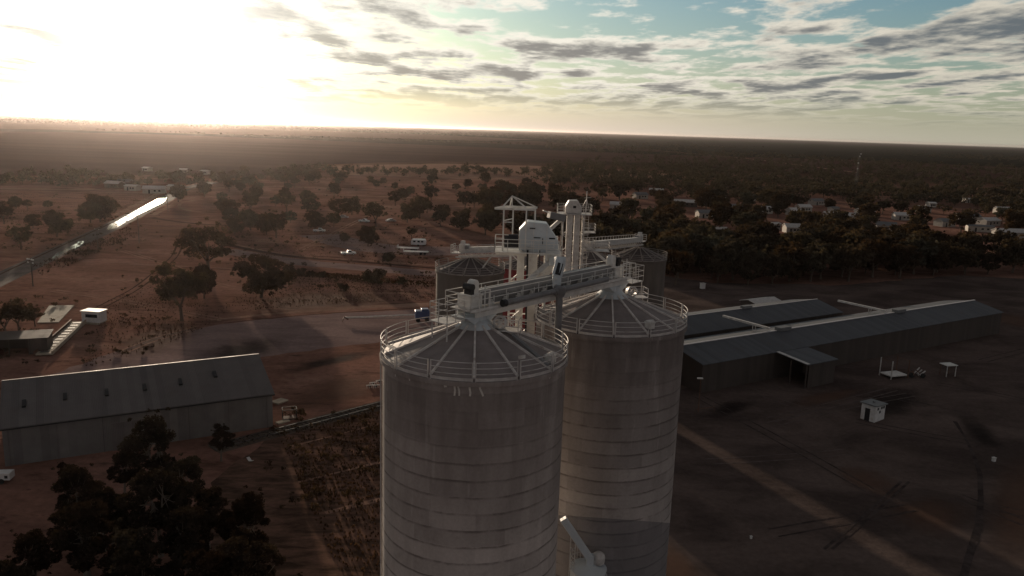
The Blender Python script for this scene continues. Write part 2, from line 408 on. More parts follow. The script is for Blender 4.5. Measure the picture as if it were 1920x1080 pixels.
# ------------------------------------------------------------------ mesh builder
class MB:
    def __init__(s):
        s.v = []; s.f = []; s.smooth = []
    def add(s, vs, fs, smooth=False):
        o = len(s.v); s.v += [tuple(q) for q in vs]
        s.f += [tuple(i + o for i in f) for f in fs]; s.smooth += [smooth] * len(fs)
        return s
    def box(s, c, d, rot=None):
        x, y, z = d[0] / 2, d[1] / 2, d[2] / 2
        vs = [Vector((i * x, j * y, k * z)) for k in (-1, 1) for j in (-1, 1) for i in (-1, 1)]
        if rot is not None: vs = [rot @ q for q in vs]
        c = Vector(c)
        return s.add([q + c for q in vs], [(0, 2, 3, 1), (4, 5, 7, 6), (0, 1, 5, 4), (2, 6, 7, 3), (0, 4, 6, 2), (1, 3, 7, 5)])
    def beam(s, a, b, w, h=None, up=(0, 0, 1)):
        a, b = Vector(a), Vector(b); h = h or w
        d = (b - a); L = d.length; d = d / L
        u = Vector(up)
        if abs(d.dot(u)) > 0.98: u = Vector((0, 1, 0))
        sx = d.cross(u).normalized(); sy = sx.cross(d).normalized()
        m = Matrix((sx, d, sy)).transposed()
        return s.box((a + b) / 2, (w, L, h), m)
    def tube(s, pts, rad, n=8, cap=True):
        pts = [Vector(p) for p in pts]
        if not hasattr(rad, '__len__'): rad = [rad] * len(pts)
        vs = []; fs = []
        ref = Vector((0.31, 0.17, 0.93))
        for i, p in enumerate(pts):
            d = (pts[min(i + 1, len(pts) - 1)] - pts[max(i - 1, 0)]).normalized()
            a = d.cross(ref)
            if a.length < 0.05: a = d.cross(Vector((1, 0, 0)))
            a.normalize(); b = d.cross(a)
            for k in range(n):
                t = 2 * math.pi * k / n
                vs.append(p + (a * math.cos(t) + b * math.sin(t)) * rad[i])
        for i in range(len(pts) - 1):
            for k in range(n):
                k2 = (k + 1) % n
                fs.append((i * n + k, (i + 1) * n + k, (i + 1) * n + k2, i * n + k2))
        s.add(vs, fs, True)
        if cap:
            o = len(s.v) - len(vs)
            s.f.append(tuple(o + k for k in range(n))); s.smooth.append(False)
            o2 = o + (len(pts) - 1) * n
            s.f.append(tuple(o2 + k for k in reversed(range(n)))); s.smooth.append(False)
        return s
    def lathe(s, prof, n=48, c=(0, 0, 0), a0=0.0, a1=2 * math.pi, smooth=True):
        full = abs(a1 - a0 - 2 * math.pi) < 1e-6
        m = n if full else n + 1
        vs = []; fs = []
        for r_, z in prof:
            for k in range(m):
                t = a0 + (a1 - a0) * k / n
                vs.append((c[0] + r_ * math.cos(t), c[1] + r_ * math.sin(t), c[2] + z))
        for i in range(len(prof) - 1):
            for k in range(n):
                k2 = (k + 1) % m
                fs.append((i * m + k, i * m + k2, (i + 1) * m + k2, (i + 1) * m + k))
        return s.add(vs, fs, smooth)
    def prism(s, poly, a, b, ax='y'):
        """poly in (u, z); extruded along y (or x) from a to b"""
        n = len(poly)
        mk = (lambda u, z, t: (u, t, z)) if ax == 'y' else (lambda u, z, t: (t, u, z))
        vs = [mk(u, z, a) for u, z in poly] + [mk(u, z, b) for u, z in poly]
        fs = [tuple(range(n)), tuple(reversed(range(n, 2 * n)))]
        fs += [(i, i + n, (i + 1) % n + n, (i + 1) % n) for i in range(n)]
        return s.add(vs, fs)
    def flat(s, poly, z=0.0):
        return s.add([(p[0], p[1], z) for p in poly], [tuple(range(len(poly)))])
    def build(s, name, mat, parent=None, loc=None, rotz=0.0, sharp=40, bevel=0.0):
        me = bpy.data.meshes.new(name)
        me.from_pydata(s.v, [], s.f)
        me.polygons.foreach_set('use_smooth', s.smooth)
        bm = bmesh.new(); bm.from_mesh(me)
        bmesh.ops.recalc_face_normals(bm, faces=bm.faces)
        bm.to_mesh(me); bm.free()
        if any(s.smooth): me.set_sharp_from_angle(angle=R(sharp))
        me.materials.append(mat)
        o = bpy.data.objects.new(name, me)
        scene.collection.objects.link(o)
        if parent is not None: o.parent = parent
        if loc is not None: o.location = loc
        o.rotation_euler.z = rotz
        if bevel:
            md = o.modifiers.new('bevel', 'BEVEL'); md.width = bevel; md.segments = 1; md.limit_method = 'ANGLE'
        return o

def tag(o, label=None, cat=None, group=None, kind=None):
    for k, v in (('label', label), ('category', cat), ('group', group), ('kind', kind)):
        if v: o[k] = v
    return o

def thing(name, label, cat, loc=(0, 0, 0), rotz=0.0, group=None):
    o = bpy.data.objects.new(name, None)
    scene.collection.objects.link(o)
    o.location = loc; o.rotation_euler.z = rotz
    o.empty_display_size = 0.5
    return tag(o, label, cat, group)

def dup(o, parent=None, loc=None, rotz=None, label=None):
    c = o.copy(); scene.collection.objects.link(c)
    if parent is not None: c.parent = parent
    if loc is not None: c.location = loc
    if rotz is not None: c.rotation_euler.z = rotz
    if label: c['label'] = label
    for ch in list(o.children): dup(ch, c)
    return c

def sheet(name, pts, mat, z, kind='structure', jag=0.0, seed=0):
    """a flat area of ground; its outline may be ragged"""
    pts = [Vector((p[0], p[1], 0)) for p in pts]
    if jag:
        rr = random.Random(seed); out = []
        for i, a in enumerate(pts):
            b = pts[(i + 1) % len(pts)]
            L = (b - a).length; n = max(1, min(40, int(L / (jag * 4))))
            d = (b - a).normalized(); nn = Vector((-d.y, d.x, 0))
            for k in range(n):
                out.append(a.lerp(b, k / n) + nn * (rr.uniform(-jag, jag) if k else 0))
        pts = out
    mb = MB(); mb.flat(pts, z)
    o = mb.build(name, mat)
    me = o.data
    bm = bmesh.new(); bm.from_mesh(me); bmesh.ops.triangulate(bm, faces=bm.faces)
    for f in bm.faces:
        if f.normal.z < 0: f.normal_flip()
    bm.to_mesh(me); bm.free()
    return tag(o, kind=kind)

def strip(name, path, width, mat, z, kind='structure', jag=0.0, seed=0):
    """a ribbon of ground along a path"""
    path = [Vector((p[0], p[1], 0)) for p in path]
    rr = random.Random(seed)
    fine = []
    for i in range(len(path) - 1):
        L = (path[i + 1] - path[i]).length; n = max(1, min(60, int(L / 6)))
        fine += [path[i].lerp(path[i + 1], k / n) for k in range(n)]
    fine.append(path[-1])
    for _ in range(3):
        fine = [fine[0]] + [(fine[i - 1] + fine[i] * 2 + fine[i + 1]) / 4 for i in range(1, len(fine) - 1)] + [fine[-1]]
    w = width if hasattr(width, '__len__') else (width, width)
    vs = []
    for i, p in enumerate(fine):
        d = (fine[min(i + 1, len(fine) - 1)] - fine[max(i - 1, 0)]).normalized()
        nn = Vector((-d.y, d.x, 0)); ww = (w[0] + (w[1] - w[0]) * i / (len(fine) - 1)) / 2
        a = p + nn * (ww + rr.uniform(-jag, jag)); b = p - nn * (ww + rr.uniform(-jag, jag))
        vs += [(a.x, a.y, z), (b.x, b.y, z)]
    fs = [(2 * i, 2 * i + 1, 2 * i + 3, 2 * i + 2) for i in range(len(fine) - 1)]
    o = MB().add(vs, fs).build(name, mat)
    for p in o.data.polygons:
        pass
    if o.data.polygons[0].normal.z < 0: o.data.flip_normals()
    return tag(o, kind=kind)

def soft_patch(name, pts, col, z, fade=0.85, amount=0.6):
    """a patch of other ground colour that thins out towards its edge"""
    key = 'soft_' + name
    if key not in M:
        m, T, b = new_mat(key)
        at_ = T.node('ShaderNodeAttribute', attribute_name='amount')
        n = T.noise(coords(T), 0.35, 6, 0.7); f = T.noise(coords(T), 1.7, 6, 0.7)
        T.put(b.inputs['Base Color'], T.mix(1.0, col, T.ramp(f, 0.2, 0.8, 0.7, 1.3, False), 'MULTIPLY'))
        b.inputs['Roughness'].default_value = 1.0; b.inputs['Specular IOR Level'].default_value = 0.05
        a = T.math('MULTIPLY', T.ramp(T.math('ADD', at_.outputs['Fac'], T.math('MULTIPLY', T.math('SUBTRACT', n, 0.5), 0.9)), 0.0, 1.0), amount)
        T.put(b.inputs['Alpha'], a)
        M[key] = m
    pts = [Vector((p[0], p[1], 0)) for p in pts]
    fine = []
    for i, p in enumerate(pts):
        q = pts[(i + 1) % len(pts)]; fine += [p.lerp(q, k / 4) for k in range(4)]
    for _ in range(3): fine = [(fine[i - 1] + fine[i] * 2 + fine[(i + 1) % len(fine)]) / 4 for i in range(len(fine))]
    c = sum(fine, Vector()) / len(fine); n = len(fine)
    vs = [(c.x, c.y, z)]; am = [1.0]
    for f_, a_ in ((1 - fade, 1.0), (1.0, 0.0)):
        for p in fine:
            q = c.lerp(p, f_); vs.append((q.x, q.y, z)); am.append(a_)
    fs = [(0, 1 + i, 1 + (i + 1) % n) for i in range(n)] + [(1 + i, 1 + n + i, 1 + n + (i + 1) % n, 1 + (i + 1) % n) for i in range(n)]
    o = MB().add(vs, fs).build(name, M[key])
    at_ = o.data.attributes.new('amount', 'FLOAT', 'POINT')
    for i, v in enumerate(am): at_.data[i].value = v
    if o.data.polygons[0].normal.z < 0: o.data.flip_normals()
    return tag(o, kind='structure')

def px(*pts):
    return [at(*p) for p in pts]


# ------------------------------------------------------------------ terrain, fields, roads
def build_ground():
    rings = [(0.01, 0), (60, 0), (150, 0), (400, 0), (1000, 0), (3000, 0), (9000, 0), (20000, 0), (42000, 0)]
    o = MB().lathe(rings, 64, smooth=False).build('ground', M['soil'])
    for p in o.data.polygons:
        if p.normal.z < 0: o.data.flip_normals(); break
    tag(o, kind='structure')
    S = sheet
    S('fallow_field', px((-60, 246), (120, 248), (300, 252), (570, 262), (900, 276), (1240, 290), (1235, 306), (1000, 302), (830, 302), (585, 309), (560, 329), (250, 329), (-60, 331)), M['fallow'], 0.10, jag=6, seed=1)
    S('stubble_field', px((-60, 227.5), (250, 234), (500, 241), (800, 252), (1000, 262), (900, 264.5), (600, 256), (300, 249), (100, 243), (-60, 240)), M['field'], 0.18, jag=14, seed=2)
    S('stubble_field', px((585, 311), (830, 307), (1000, 311), (1190, 320), (1300, 331), (1290, 338), (1100, 333), (900, 338), (640, 327)), M['track'], 0.14, jag=5, seed=3)
    S('stubble_field', px((840, 266), (1000, 264.5), (1240, 281), (1240, 285), (1000, 272)), M['fallow'], 0.22, jag=8, seed=4)
    S('green_field', px((1240, 262), (1600, 273), (1990, 287), (1990, 300), (1600, 285), (1240, 272)), M['greenfield'], 0.16, jag=14, seed=5)
    S('green_field', px((1245, 290), (1600, 300), (1990, 318), (1990, 345), (1620, 330), (1245, 308)), M['fallow'], 0.12, jag=8, seed=15)
    strip('farm_road', px((1180, 278), (1400, 297), (1600, 323), (1700, 333)), (10, 6), M['track'], 0.20)
    strip('farm_road', px((1780, 283), (1990, 287)), 26, M['field'], 0.22)
    # flat ground round the silos
    S('grain_yard', [(8, 66), (20, 100), (22, 150), (30, 200), (36, 250), (60, 232), (100, 236), (150, 262), (240, 250), (230, 120), (120, 30), (30, 22), (16, 44)], M['yard'], 0.004, jag=1.2, seed=6)
    RED = (0.150, 0.088, 0.064)
    soft_patch('soil_and_sun_patch', px((1540, 872), (1600, 858), (1710, 905), (1705, 945), (1640, 935), (1565, 905)), RED, 0.008)  # sunlit gap between the silo shadows, put into the ground colour
    soft_patch('soil_and_sun_patch', px((1850, 860), (1990, 810), (2040, 1090), (1835, 1090), (1840, 970)), RED, 0.010)
    soft_patch('soil_and_sun_patch', px((1220, 1000), (1275, 1015), (1360, 1120), (1220, 1120)), RED, 0.008)
    soft_patch('soil_and_sun_patch', px((1620, 945), (1760, 915), (1850, 960), (1800, 1030), (1690, 1000)), (0.100, 0.066, 0.052), 0.009)
    soft_patch('soil_and_sun_patch', px((1460, 745), (1560, 728), (1650, 720), (1600, 755), (1480, 775)), (0.100, 0.066, 0.052), 0.009)
    soft_patch('dark_stain', px((1580, 740), (1650, 715), (1760, 725), (1740, 770), (1650, 800), (1590, 790)), (0.022, 0.018, 0.017), 0.011)
    soft_patch('dark_stain', px((1310, 770), (1370, 742), (1430, 750), (1400, 775), (1330, 795)), (0.022, 0.018, 0.017), 0.011)
    soft_patch('dark_stain', px((1780, 770), (1850, 780), (1900, 850), (1860, 860), (1800, 810)), (0.022, 0.018, 0.017), 0.012)
    soft_patch('soil_and_sun_patch', px((1860, 575), (1990, 600), (1990, 640), (1880, 610), (1800, 590)), (0.100, 0.066, 0.052), 0.009)
    soft_patch('dark_stain', px((380, 640), (560, 620), (560, 655), (420, 690), (330, 690)), (0.050, 0.038, 0.034), 0.011)
    tr = random.Random(4)
    for k in range(16):
        x0, y0 = tr.uniform(1300, 1900), tr.uniform(640, 1000); a_ = tr.uniform(-0.5, 0.9); l_ = tr.uniform(120, 380)
        P = [at(x0 + l_ * t, y0 + l_ * (a_ * t * 0.6 + tr.uniform(-0.02, 0.05) * t * t)) for t in (0, 0.33, 0.66, 1)]
        nn = (P[-1] - P[0]).normalized(); nn = Vector((-nn.y, nn.x, 0)) * 0.85
        for s_ in (-1, 1):
            strip('wheel_track', [q + nn * s_ for q in P], 0.28, M['tyre'] if k % 3 else M['tyre_pale'], 0.0125 + 0.0006 * k, jag=0.05, seed=k)
    for dx in (0, 15):
        strip('wheel_track', px((1690 + dx, 903), (1640 + dx, 945), (1590 + dx, 1000), (1545 + dx, 1030)), 0.35, M['tyre'], 0.024)
    strip('wheel_track', px((1790, 790), (1832, 850), (1850, 930), (1838, 1000), (1800, 1100)), (0.4, 0.8), M['tyre'], 0.026, jag=0.2)
    # left side
    S('apron_road', px((300, 628), (420, 607), (560, 592), (830, 577), (960, 572), (960, 630), (720, 640), (560, 660), (400, 682), (200, 705), (60, 716)), M['asphalt'], 0.006, jag=0.5, seed=11)
    strip('earth_bank', px((420, 606), (560, 590.5), (820, 575.5), (900, 571)), (0.5, 0.7), M['darktrack'], 0.012, jag=0.12)
    strip('pale_track', px((395, 600), (560, 583), (820, 569)), (1.5, 4), M['track'], 0.005, jag=0.5, seed=31)
    S('grassy_verge', px((395, 905), (520, 806), (720, 758), (900, 720), (900, 1200), (380, 1200)), M['verge'], 0.004, jag=0.5, seed=12)
    soft_patch('red_soil_patch', px((500, 735), (730, 668), (740, 745), (560, 782), (500, 790)), (0.150, 0.078, 0.054), 0.009)
    soft_patch('red_soil_patch', px((430, 560), (560, 540), (830, 535), (830, 572), (560, 590), (420, 606)), (0.200, 0.098, 0.064), 0.007)
    soft_patch('red_soil_patch', px((180, 640), (330, 590), (420, 610), (330, 660), (200, 700)), (0.170, 0.088, 0.060), 0.009)
    soft_patch('dark_stain', px((500, 690), (720, 645), (720, 668), (600, 690), (510, 712)), (0.050, 0.038, 0.034), 0.013)
    for a, b, w in (((540, 838), (690, 800), 0.5), ((610, 962), (760, 925), 0.8), ((560, 905), (740, 860), 0.5)):
        strip('pale_track', px(a, ((a[0] + b[0]) / 2, (a[1] + b[1]) / 2 + 3), b), w, M['track'], 0.010, jag=0.2, seed=int(a[0]))
    strip('road', px((-90, 566), (0, 523), (100, 476), (205, 427), (310, 373.5), (345, 353), (400, 342)), (8, 9), M['sealed'], 0.008)
    S('wet_road_surface', px((199, 432), (206, 421), (255, 395), (302, 370), (314, 370), (306, 378), (262, 401), (218, 427)), M['wetroad'], 0.016, jag=0.15, seed=13)
    S('wet_road_surface', px((97, 486), (106, 475), (150, 452), (158, 452), (150, 461), (122, 475)), M['wetroad'], 0.016, jag=0.3, seed=14)
    strip('earth_bank', px((-60, 546), (0, 514), (100, 468), (205, 420), (240, 403)), (0.6, 1.0), M['darktrack'], 0.014, jag=0.1)
    strip('pale_track', px((208, 408), (250, 386), (300, 362)), (2.0, 4.0), M['track'], 0.010, jag=0.4)
    strip('pale_track', px((285, 404), (298, 396), (325, 385), (335, 374), (345, 371), (400, 368)), 3.2, M['track'], 0.010)
    strip('pale_track', px((385, 398), (345, 395), (334, 388), (337, 380), (352, 376), (380, 374)), 1.8, M['track'], 0.012)
    strip('earth_bank', px((284, 408), (320, 415), (375, 421), (440, 424)), (3.2, 1.4), M['darktrack'], 0.012, jag=0.2)
    strip('earth_bank', px((425, 459), (490, 473), (560, 484), (700, 492.5), (820, 504), (960, 515)), (3.0, 2.0), M['darktrack'], 0.010, jag=0.3)
    strip('pale_track', px((430, 456), (490, 470), (560, 481), (700, 489), (820, 499), (960, 511)), (1.6, 1.0), M['track'], 0.012, jag=0.3)
    strip('dirt_road', px((420, 470), (560, 493), (700, 503), (830, 515), (960, 528)), 9, M['asphalt'], 0.006, jag=0.5)
    strip('pale_track', px((600, 515), (640, 519), (700, 527), (820, 536)), 2.2, M['track'], 0.010, jag=0.5, seed=5)
    strip('dirt_road', px((600, 440), (640, 455), (740, 470), (900, 470), (1000, 480)), (16, 22), M['asphalt'], 0.005, jag=1.0)
    for k, (P_, w) in enumerate(((((-20, 440), (90, 425), (180, 402), (250, 382)), 1.2), (((230, 470), (330, 500), (420, 540), (560, 552), (820, 548)), 1.0), (((100, 545), (220, 560), (330, 585), (420, 600)), 0.9), (((180, 580), (260, 540), (330, 480), (345, 430)), 1.1),
                                (((560, 470), (640, 430), (700, 400)), 1.6), (((480, 452), (600, 462), (720, 458)), 1.4), (((600, 420), (720, 432), (830, 425)), 1.6), (((20, 400), (140, 392), (230, 375)), 1.4), (((230, 660), (300, 625), (380, 612)), 0.9))):
        P_ = px(*P_); nn = (P_[-1] - P_[0]).normalized(); nn = Vector((-nn.y, nn.x, 0)) * 0.9
        for s_ in (-1, 1):
            strip('wheel_track', [q + nn * s_ for q in P_], 0.45 * w, M['track'] if k % 3 else M['darktrack'], 0.011 + 0.0005 * k, jag=0.12, seed=k)
    for k, (a, b, w) in enumerate((((-40, 353), (250, 356), 6), ((60, 343), (330, 344), 5), ((-40, 334.5), (250, 332), 5), ((250, 334), (620, 340), 6), ((330, 354), (520, 349), 5), ((520, 349), (700, 356), 5),
                                   ((200, 360), (330, 362), 4), ((560, 362), (800, 372), 5), ((640, 378), (800, 395), 4), ((1395, 358), (1480, 374), 8), ((1490, 378), (1590, 388), 6), ((1640, 372), (1720, 376), 6), ((1720, 368), (1830, 378), 7), ((1290, 386), (1330, 388), 6))):
        strip('pale_track', px(a, ((a[0] + b[0]) / 2, (a[1] + b[1]) / 2 + 0.7), b), w, M['track'], 0.03 + 0.004 * k, jag=0.8, seed=k)


build_ground()


# ------------------------------------------------------------------ silos
def pol(r, t, z=0.0): return (r * math.cos(t), r * math.sin(t), z)

def make_silo(name, label, x, y, rad, rim, rise, mats, ndiv=14, rot=0.0, small=False, cap=True, group=None):
    root = thing(name, label, 'silo', (x, y, 0), 0, group)
    wall_m, roof_m, rib_m, rail_m = mats
    prof = [(rad, 0.0)]
    if not small:
        for k in range(int(rim) + 1):
            z1 = min(k + 1.0, rim - 0.45)
            prof += [(rad + 0.006, k + 0.02), (rad, z1)]
            if z1 < k + 1.0: break
    prof += [(rad, rim - 0.45), (rad, rim - 0.28)]
    if rad: MB().lathe(prof, 112 if not small else 48).build('wall', wall_m, root, sharp=25)
    MB().lathe([(rad, rim - 0.28), (rad + 0.16, rim - 0.26), (rad + 0.18, rim), (rad - 0.05, rim + 0.02)], 112 if not small else 48).build('rim_ledge', wall_m, root, sharp=25)
    roof = MB().lathe([(rad - 0.02, rim + 0.02), (rad - 0.04, rim + 0.12), (0.55, rim + rise)] + [(0.01, rim + rise + 0.05)], ndiv * 6, smooth=False).build('roof', roof_m, root)
    a, b = (rad - 0.04, rim + 0.12), (0.6, rim + rise)
    w = 0.11 if not small else 0.12
    for k in range(ndiv):
        t = rot + 2 * math.pi * k / ndiv
        MB().beam(pol(a[0], t, a[1] + 0.05), pol(b[0], t, b[1] + 0.05), w, 0.12).build('roof_rib', rib_m, roof)
    # guard rail: separate curved panels between the ribs
    step = 2 * math.pi / ndiv
    rr = rad + 0.10
    def panel():
        m = MB(); n = 8; g = 0.016
        ts = [g + (step - 2 * g) * i / n for i in range(n + 1)]
        th = 0.024 if not small else 0.035
        for z in (1.06, 0.74, 0.42):
            m.tube([pol(rr, t, z) for t in ts], th, 6)
        for i in range(n):
            p, q = pol(rr, ts[i], 0.12), pol(rr, ts[i + 1], 0.12)
            m.beam(p, q, 0.02, 0.17)
        for t in (ts[0], ts[-1]):
            m.beam(pol(rr, t, 0.0), pol(rr, t, 1.08), 0.06, 0.045)
        return m
    first = panel().build('railing_panel', rail_m, root, (0, 0, rim), rot)
    for k in range(1, ndiv):
        dup(first, root, (0, 0, rim), rot + k * step)
    return root, roof


S1, S2 = Vector((-2.13, 46.0, 0)), Vector((7.37, 57.3, 0))
mats = (M['conc'], M['roof'], M['rib'], M['galv'])
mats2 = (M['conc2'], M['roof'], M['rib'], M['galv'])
rot1 = math.atan2(-S1.y, -S1.x)
silo1, roof1 = make_silo('concrete_silo', 'nearest tall concrete silo with white paint drips under its rim', S1.x, S1.y, 5.5, 29.7, 2.0, mats, rot=rot1)
silo2, roof2 = make_silo('concrete_silo', 'tall concrete silo with dark lower band, just behind the nearest silo', S2.x, S2.y, 5.5, 29.45, 2.0, mats2, rot=math.atan2(-S2.y, -S2.x) + 0.06)

def on_wall(root_c, rad, px_x, px_y):
    """point of a silo's near wall that is seen at a point of the view, local to the silo"""
    r = ray(px_x, px_y); o = Vector((0, 0, CAM_H))
    dx, dy = o.x - root_c.x, o.y - root_c.y
    A = r.x ** 2 + r.y ** 2; B = 2 * (dx * r.x + dy * r.y); C = dx * dx + dy * dy - rad * rad
    t = (-B - math.sqrt(B * B - 4 * A * C)) / (2 * A)
    p = o + r * t
    return p - root_c

def wall_mark(root, c, pts, w):
    m = MB()
    P = [on_wall(c, 5.525, *p) for p in pts]
    for i in range(len(P) - 1):
        out = Vector((P[i].x, P[i].y, 0)).normalized()
        m.beam(P[i], P[i + 1], w, 0.014, up=out)
    m.build('paint_drip', M['paint'], root)

for pts, w in (([(852, 722), (853, 732), (852, 742)], 0.10), ([(858, 722), (861, 733), (861, 742)], 0.09), ([(880, 723), (881, 731), (882, 737), (881, 743)], 0.11),
               ([(899, 723), (900, 729), (903, 735), (906, 743)], 0.10), ([(834, 720), (835.5, 726)], 0.16), ([(799, 714), (799.5, 718)], 0.10), ([(767.5, 709), (768, 714)], 0.08), ([(741, 702), (741.5, 706)], 0.07), ([(1030, 703), (1031, 709)], 0.14)):
    wall_mark(silo1, S1, pts, w)

# small fittings on the two front roofs
def roof_pt(c, rad, rim, rise, t, f):
    r_ = rad + (0.6 - rad) * f
    return Vector((r_ * math.cos(t), r_ * math.sin(t), rim + 0.12 + (rise - 0.12) * f))

def hatch(root, c, t, rim, f=0.16):
    p = roof_pt(c, 5.5, rim, 2.0, t, f)
    m = MB(); rm = Matrix.Rotation(t, 3, 'Z')
    m.box(p + Vector((0, 0, 0.16)), (0.55, 0.5, 0.42), rm)
    m.prism([(-0.34, 0.37), (0.34, 0.37), (0.0, 0.58)], -0.3, 0.3)
    for i in range(8, len(m.v)):
        q = rm @ Vector((m.v[i][0], m.v[i][1], 0)); m.v[i] = (q.x + p.x, q.y + p.y, m.v[i][2] + p.z)
    m.build('roof_vent', M['white'], root, bevel=0.03)
hatch(silo2, S2, rot1 + 0.45, 29.45)
hatch(silo1, S1, rot1 + 1.05, 29.7, 0.10)
pp = roof_pt(S1, 5.5, 29.7, 2.0, rot1 + 0.9, 0.03); pq = roof_pt(S1, 5.5, 29.7, 2.0, rot1 + 1.12, 0.62)
MB().tube([pp + Vector((0, 0, 0.16)), pq + Vector((0, 0, 0.2))], 0.11, 10).build('roof_pipe', M['duct'], silo1)
q = roof_pt(S1, 5.5, 29.7, 2.0, rot1 + 0.52, 0.06)
MB().box(q + Vector((0, 0, 0.9)), (0.03, 0.45, 0.2), Matrix.Rotation(rot1 + 0.52, 3, 'Z')).build('sign_plate', M['white'], silo1)
MB().tube([(5.6 * math.cos(rot1 - 1.5), 5.6 * math.sin(rot1 - 1.5), 0), (5.6 * math.cos(rot1 - 1.5), 5.6 * math.sin(rot1 - 1.5), 29.3)], 0.05, 6).build('lightning_conductor', M['galv'], silo1)

# cones under the conveyor: pale inlet caps
def inlet_cap(root, rim):
    MB().lathe([(1.25, rim + 1.62), (1.28, rim + 1.72), (0.72, rim + 2.18), (0.70, rim + 2.55), (0.01, rim + 2.56)], 32).build('inlet_cap', M['pale'], root, sharp=30)
inlet_cap(silo1, 29.7)
inlet_cap(silo2, 29.45)

def roof_fan(root, rim, t):
    """fan on the roof beside the cap, with its small railed stand"""
    rm = Matrix.Rotation(t, 4, 'Z')
    f = MB()
    f.lathe([(0.36, -0.25), (0.40, -0.22), (0.40, 0.22), (0.36, 0.25), (0.30, 0.25), (0.30, -0.25), (0.36, -0.25)], 24)
    for k in range(6):
        f.beam((0, 0, 0), pol(0.30, k * math.pi / 3, 0.03), 0.10, 0.02)
    f.lathe([(0.01, -0.12), (0.10, -0.12), (0.10, 0.12), (0.01, 0.12)], 12)
    tilt = Matrix.Rotation(R(78), 4, 'X')
    f.v = [tuple(rm @ (Vector((1.55, -0.1, rim + 2.05)) + tilt @ Vector(v))) for v in f.v]
    f.build('fan', M['galv'], root)
    m = MB()
    m.box((2.0, 0, rim + 1.62), (1.5, 1.0, 0.05))
    for x in (1.3, 2.7):
        for y in (-0.5, 0.5):
            m.beam((x, y, rim + 1.15), (x, y, rim + 2.35), 0.04)
    for z in (1.95, 2.32):
        m.beam((1.3, -0.5, rim + z), (2.7, -0.5, rim + z), 0.035); m.beam((1.3, 0.5, rim + z), (2.7, 0.5, rim + z), 0.035); m.beam((2.7, -0.5, rim + z), (2.7, 0.5, rim + z), 0.035)
    m.v = [tuple(rm @ Vector(v)) for v in m.v]
    m.build('fan_stand', M['galv'], root)
roof_fan(silo1, 29.7, rot1 + 1.35)
roof_fan(silo2, 29.45, rot1 + 1.75)

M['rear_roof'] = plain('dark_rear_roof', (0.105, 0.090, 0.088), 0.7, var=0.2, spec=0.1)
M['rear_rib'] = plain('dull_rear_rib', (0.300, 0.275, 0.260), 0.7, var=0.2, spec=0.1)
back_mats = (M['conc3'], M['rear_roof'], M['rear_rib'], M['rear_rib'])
p3 = at_y(882, 483, 108); p4 = at_y(1199, 464, 136); p5 = at_y(1106, 470, 127)
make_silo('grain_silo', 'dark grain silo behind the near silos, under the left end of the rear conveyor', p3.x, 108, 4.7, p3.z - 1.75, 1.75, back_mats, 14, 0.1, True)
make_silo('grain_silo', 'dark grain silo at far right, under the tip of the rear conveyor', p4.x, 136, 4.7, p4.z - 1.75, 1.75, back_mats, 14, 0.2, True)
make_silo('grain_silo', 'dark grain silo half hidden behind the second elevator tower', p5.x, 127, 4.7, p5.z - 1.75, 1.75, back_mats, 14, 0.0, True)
p6 = at_y(936, 500, 128)
make_silo('red_silo', 'dark red walled silo glimpsed behind the legs of the elevator tower', p6.x + 4.3, 128, 4.3, p6.z + 0.2, 1.5, (M['redwall'], M['rear_roof'], M['rear_rib'], M['rear_rib']), 12, 0.0, True)


# ------------------------------------------------------------------ conveyor gallery over the two near silos
def railing(m, a, b, n, h=1.05, th=0.035, mids=(0.55,)):
    a, b = Vector(a), Vector(b); up = Vector((0, 0, 1))
    for k in range(n + 1):
        p = a.lerp(b, k / n); m.beam(p, p + up * h, th)
    for z in (h,) + tuple(mids):
        m.beam(a + up * z, b + up * z, th)

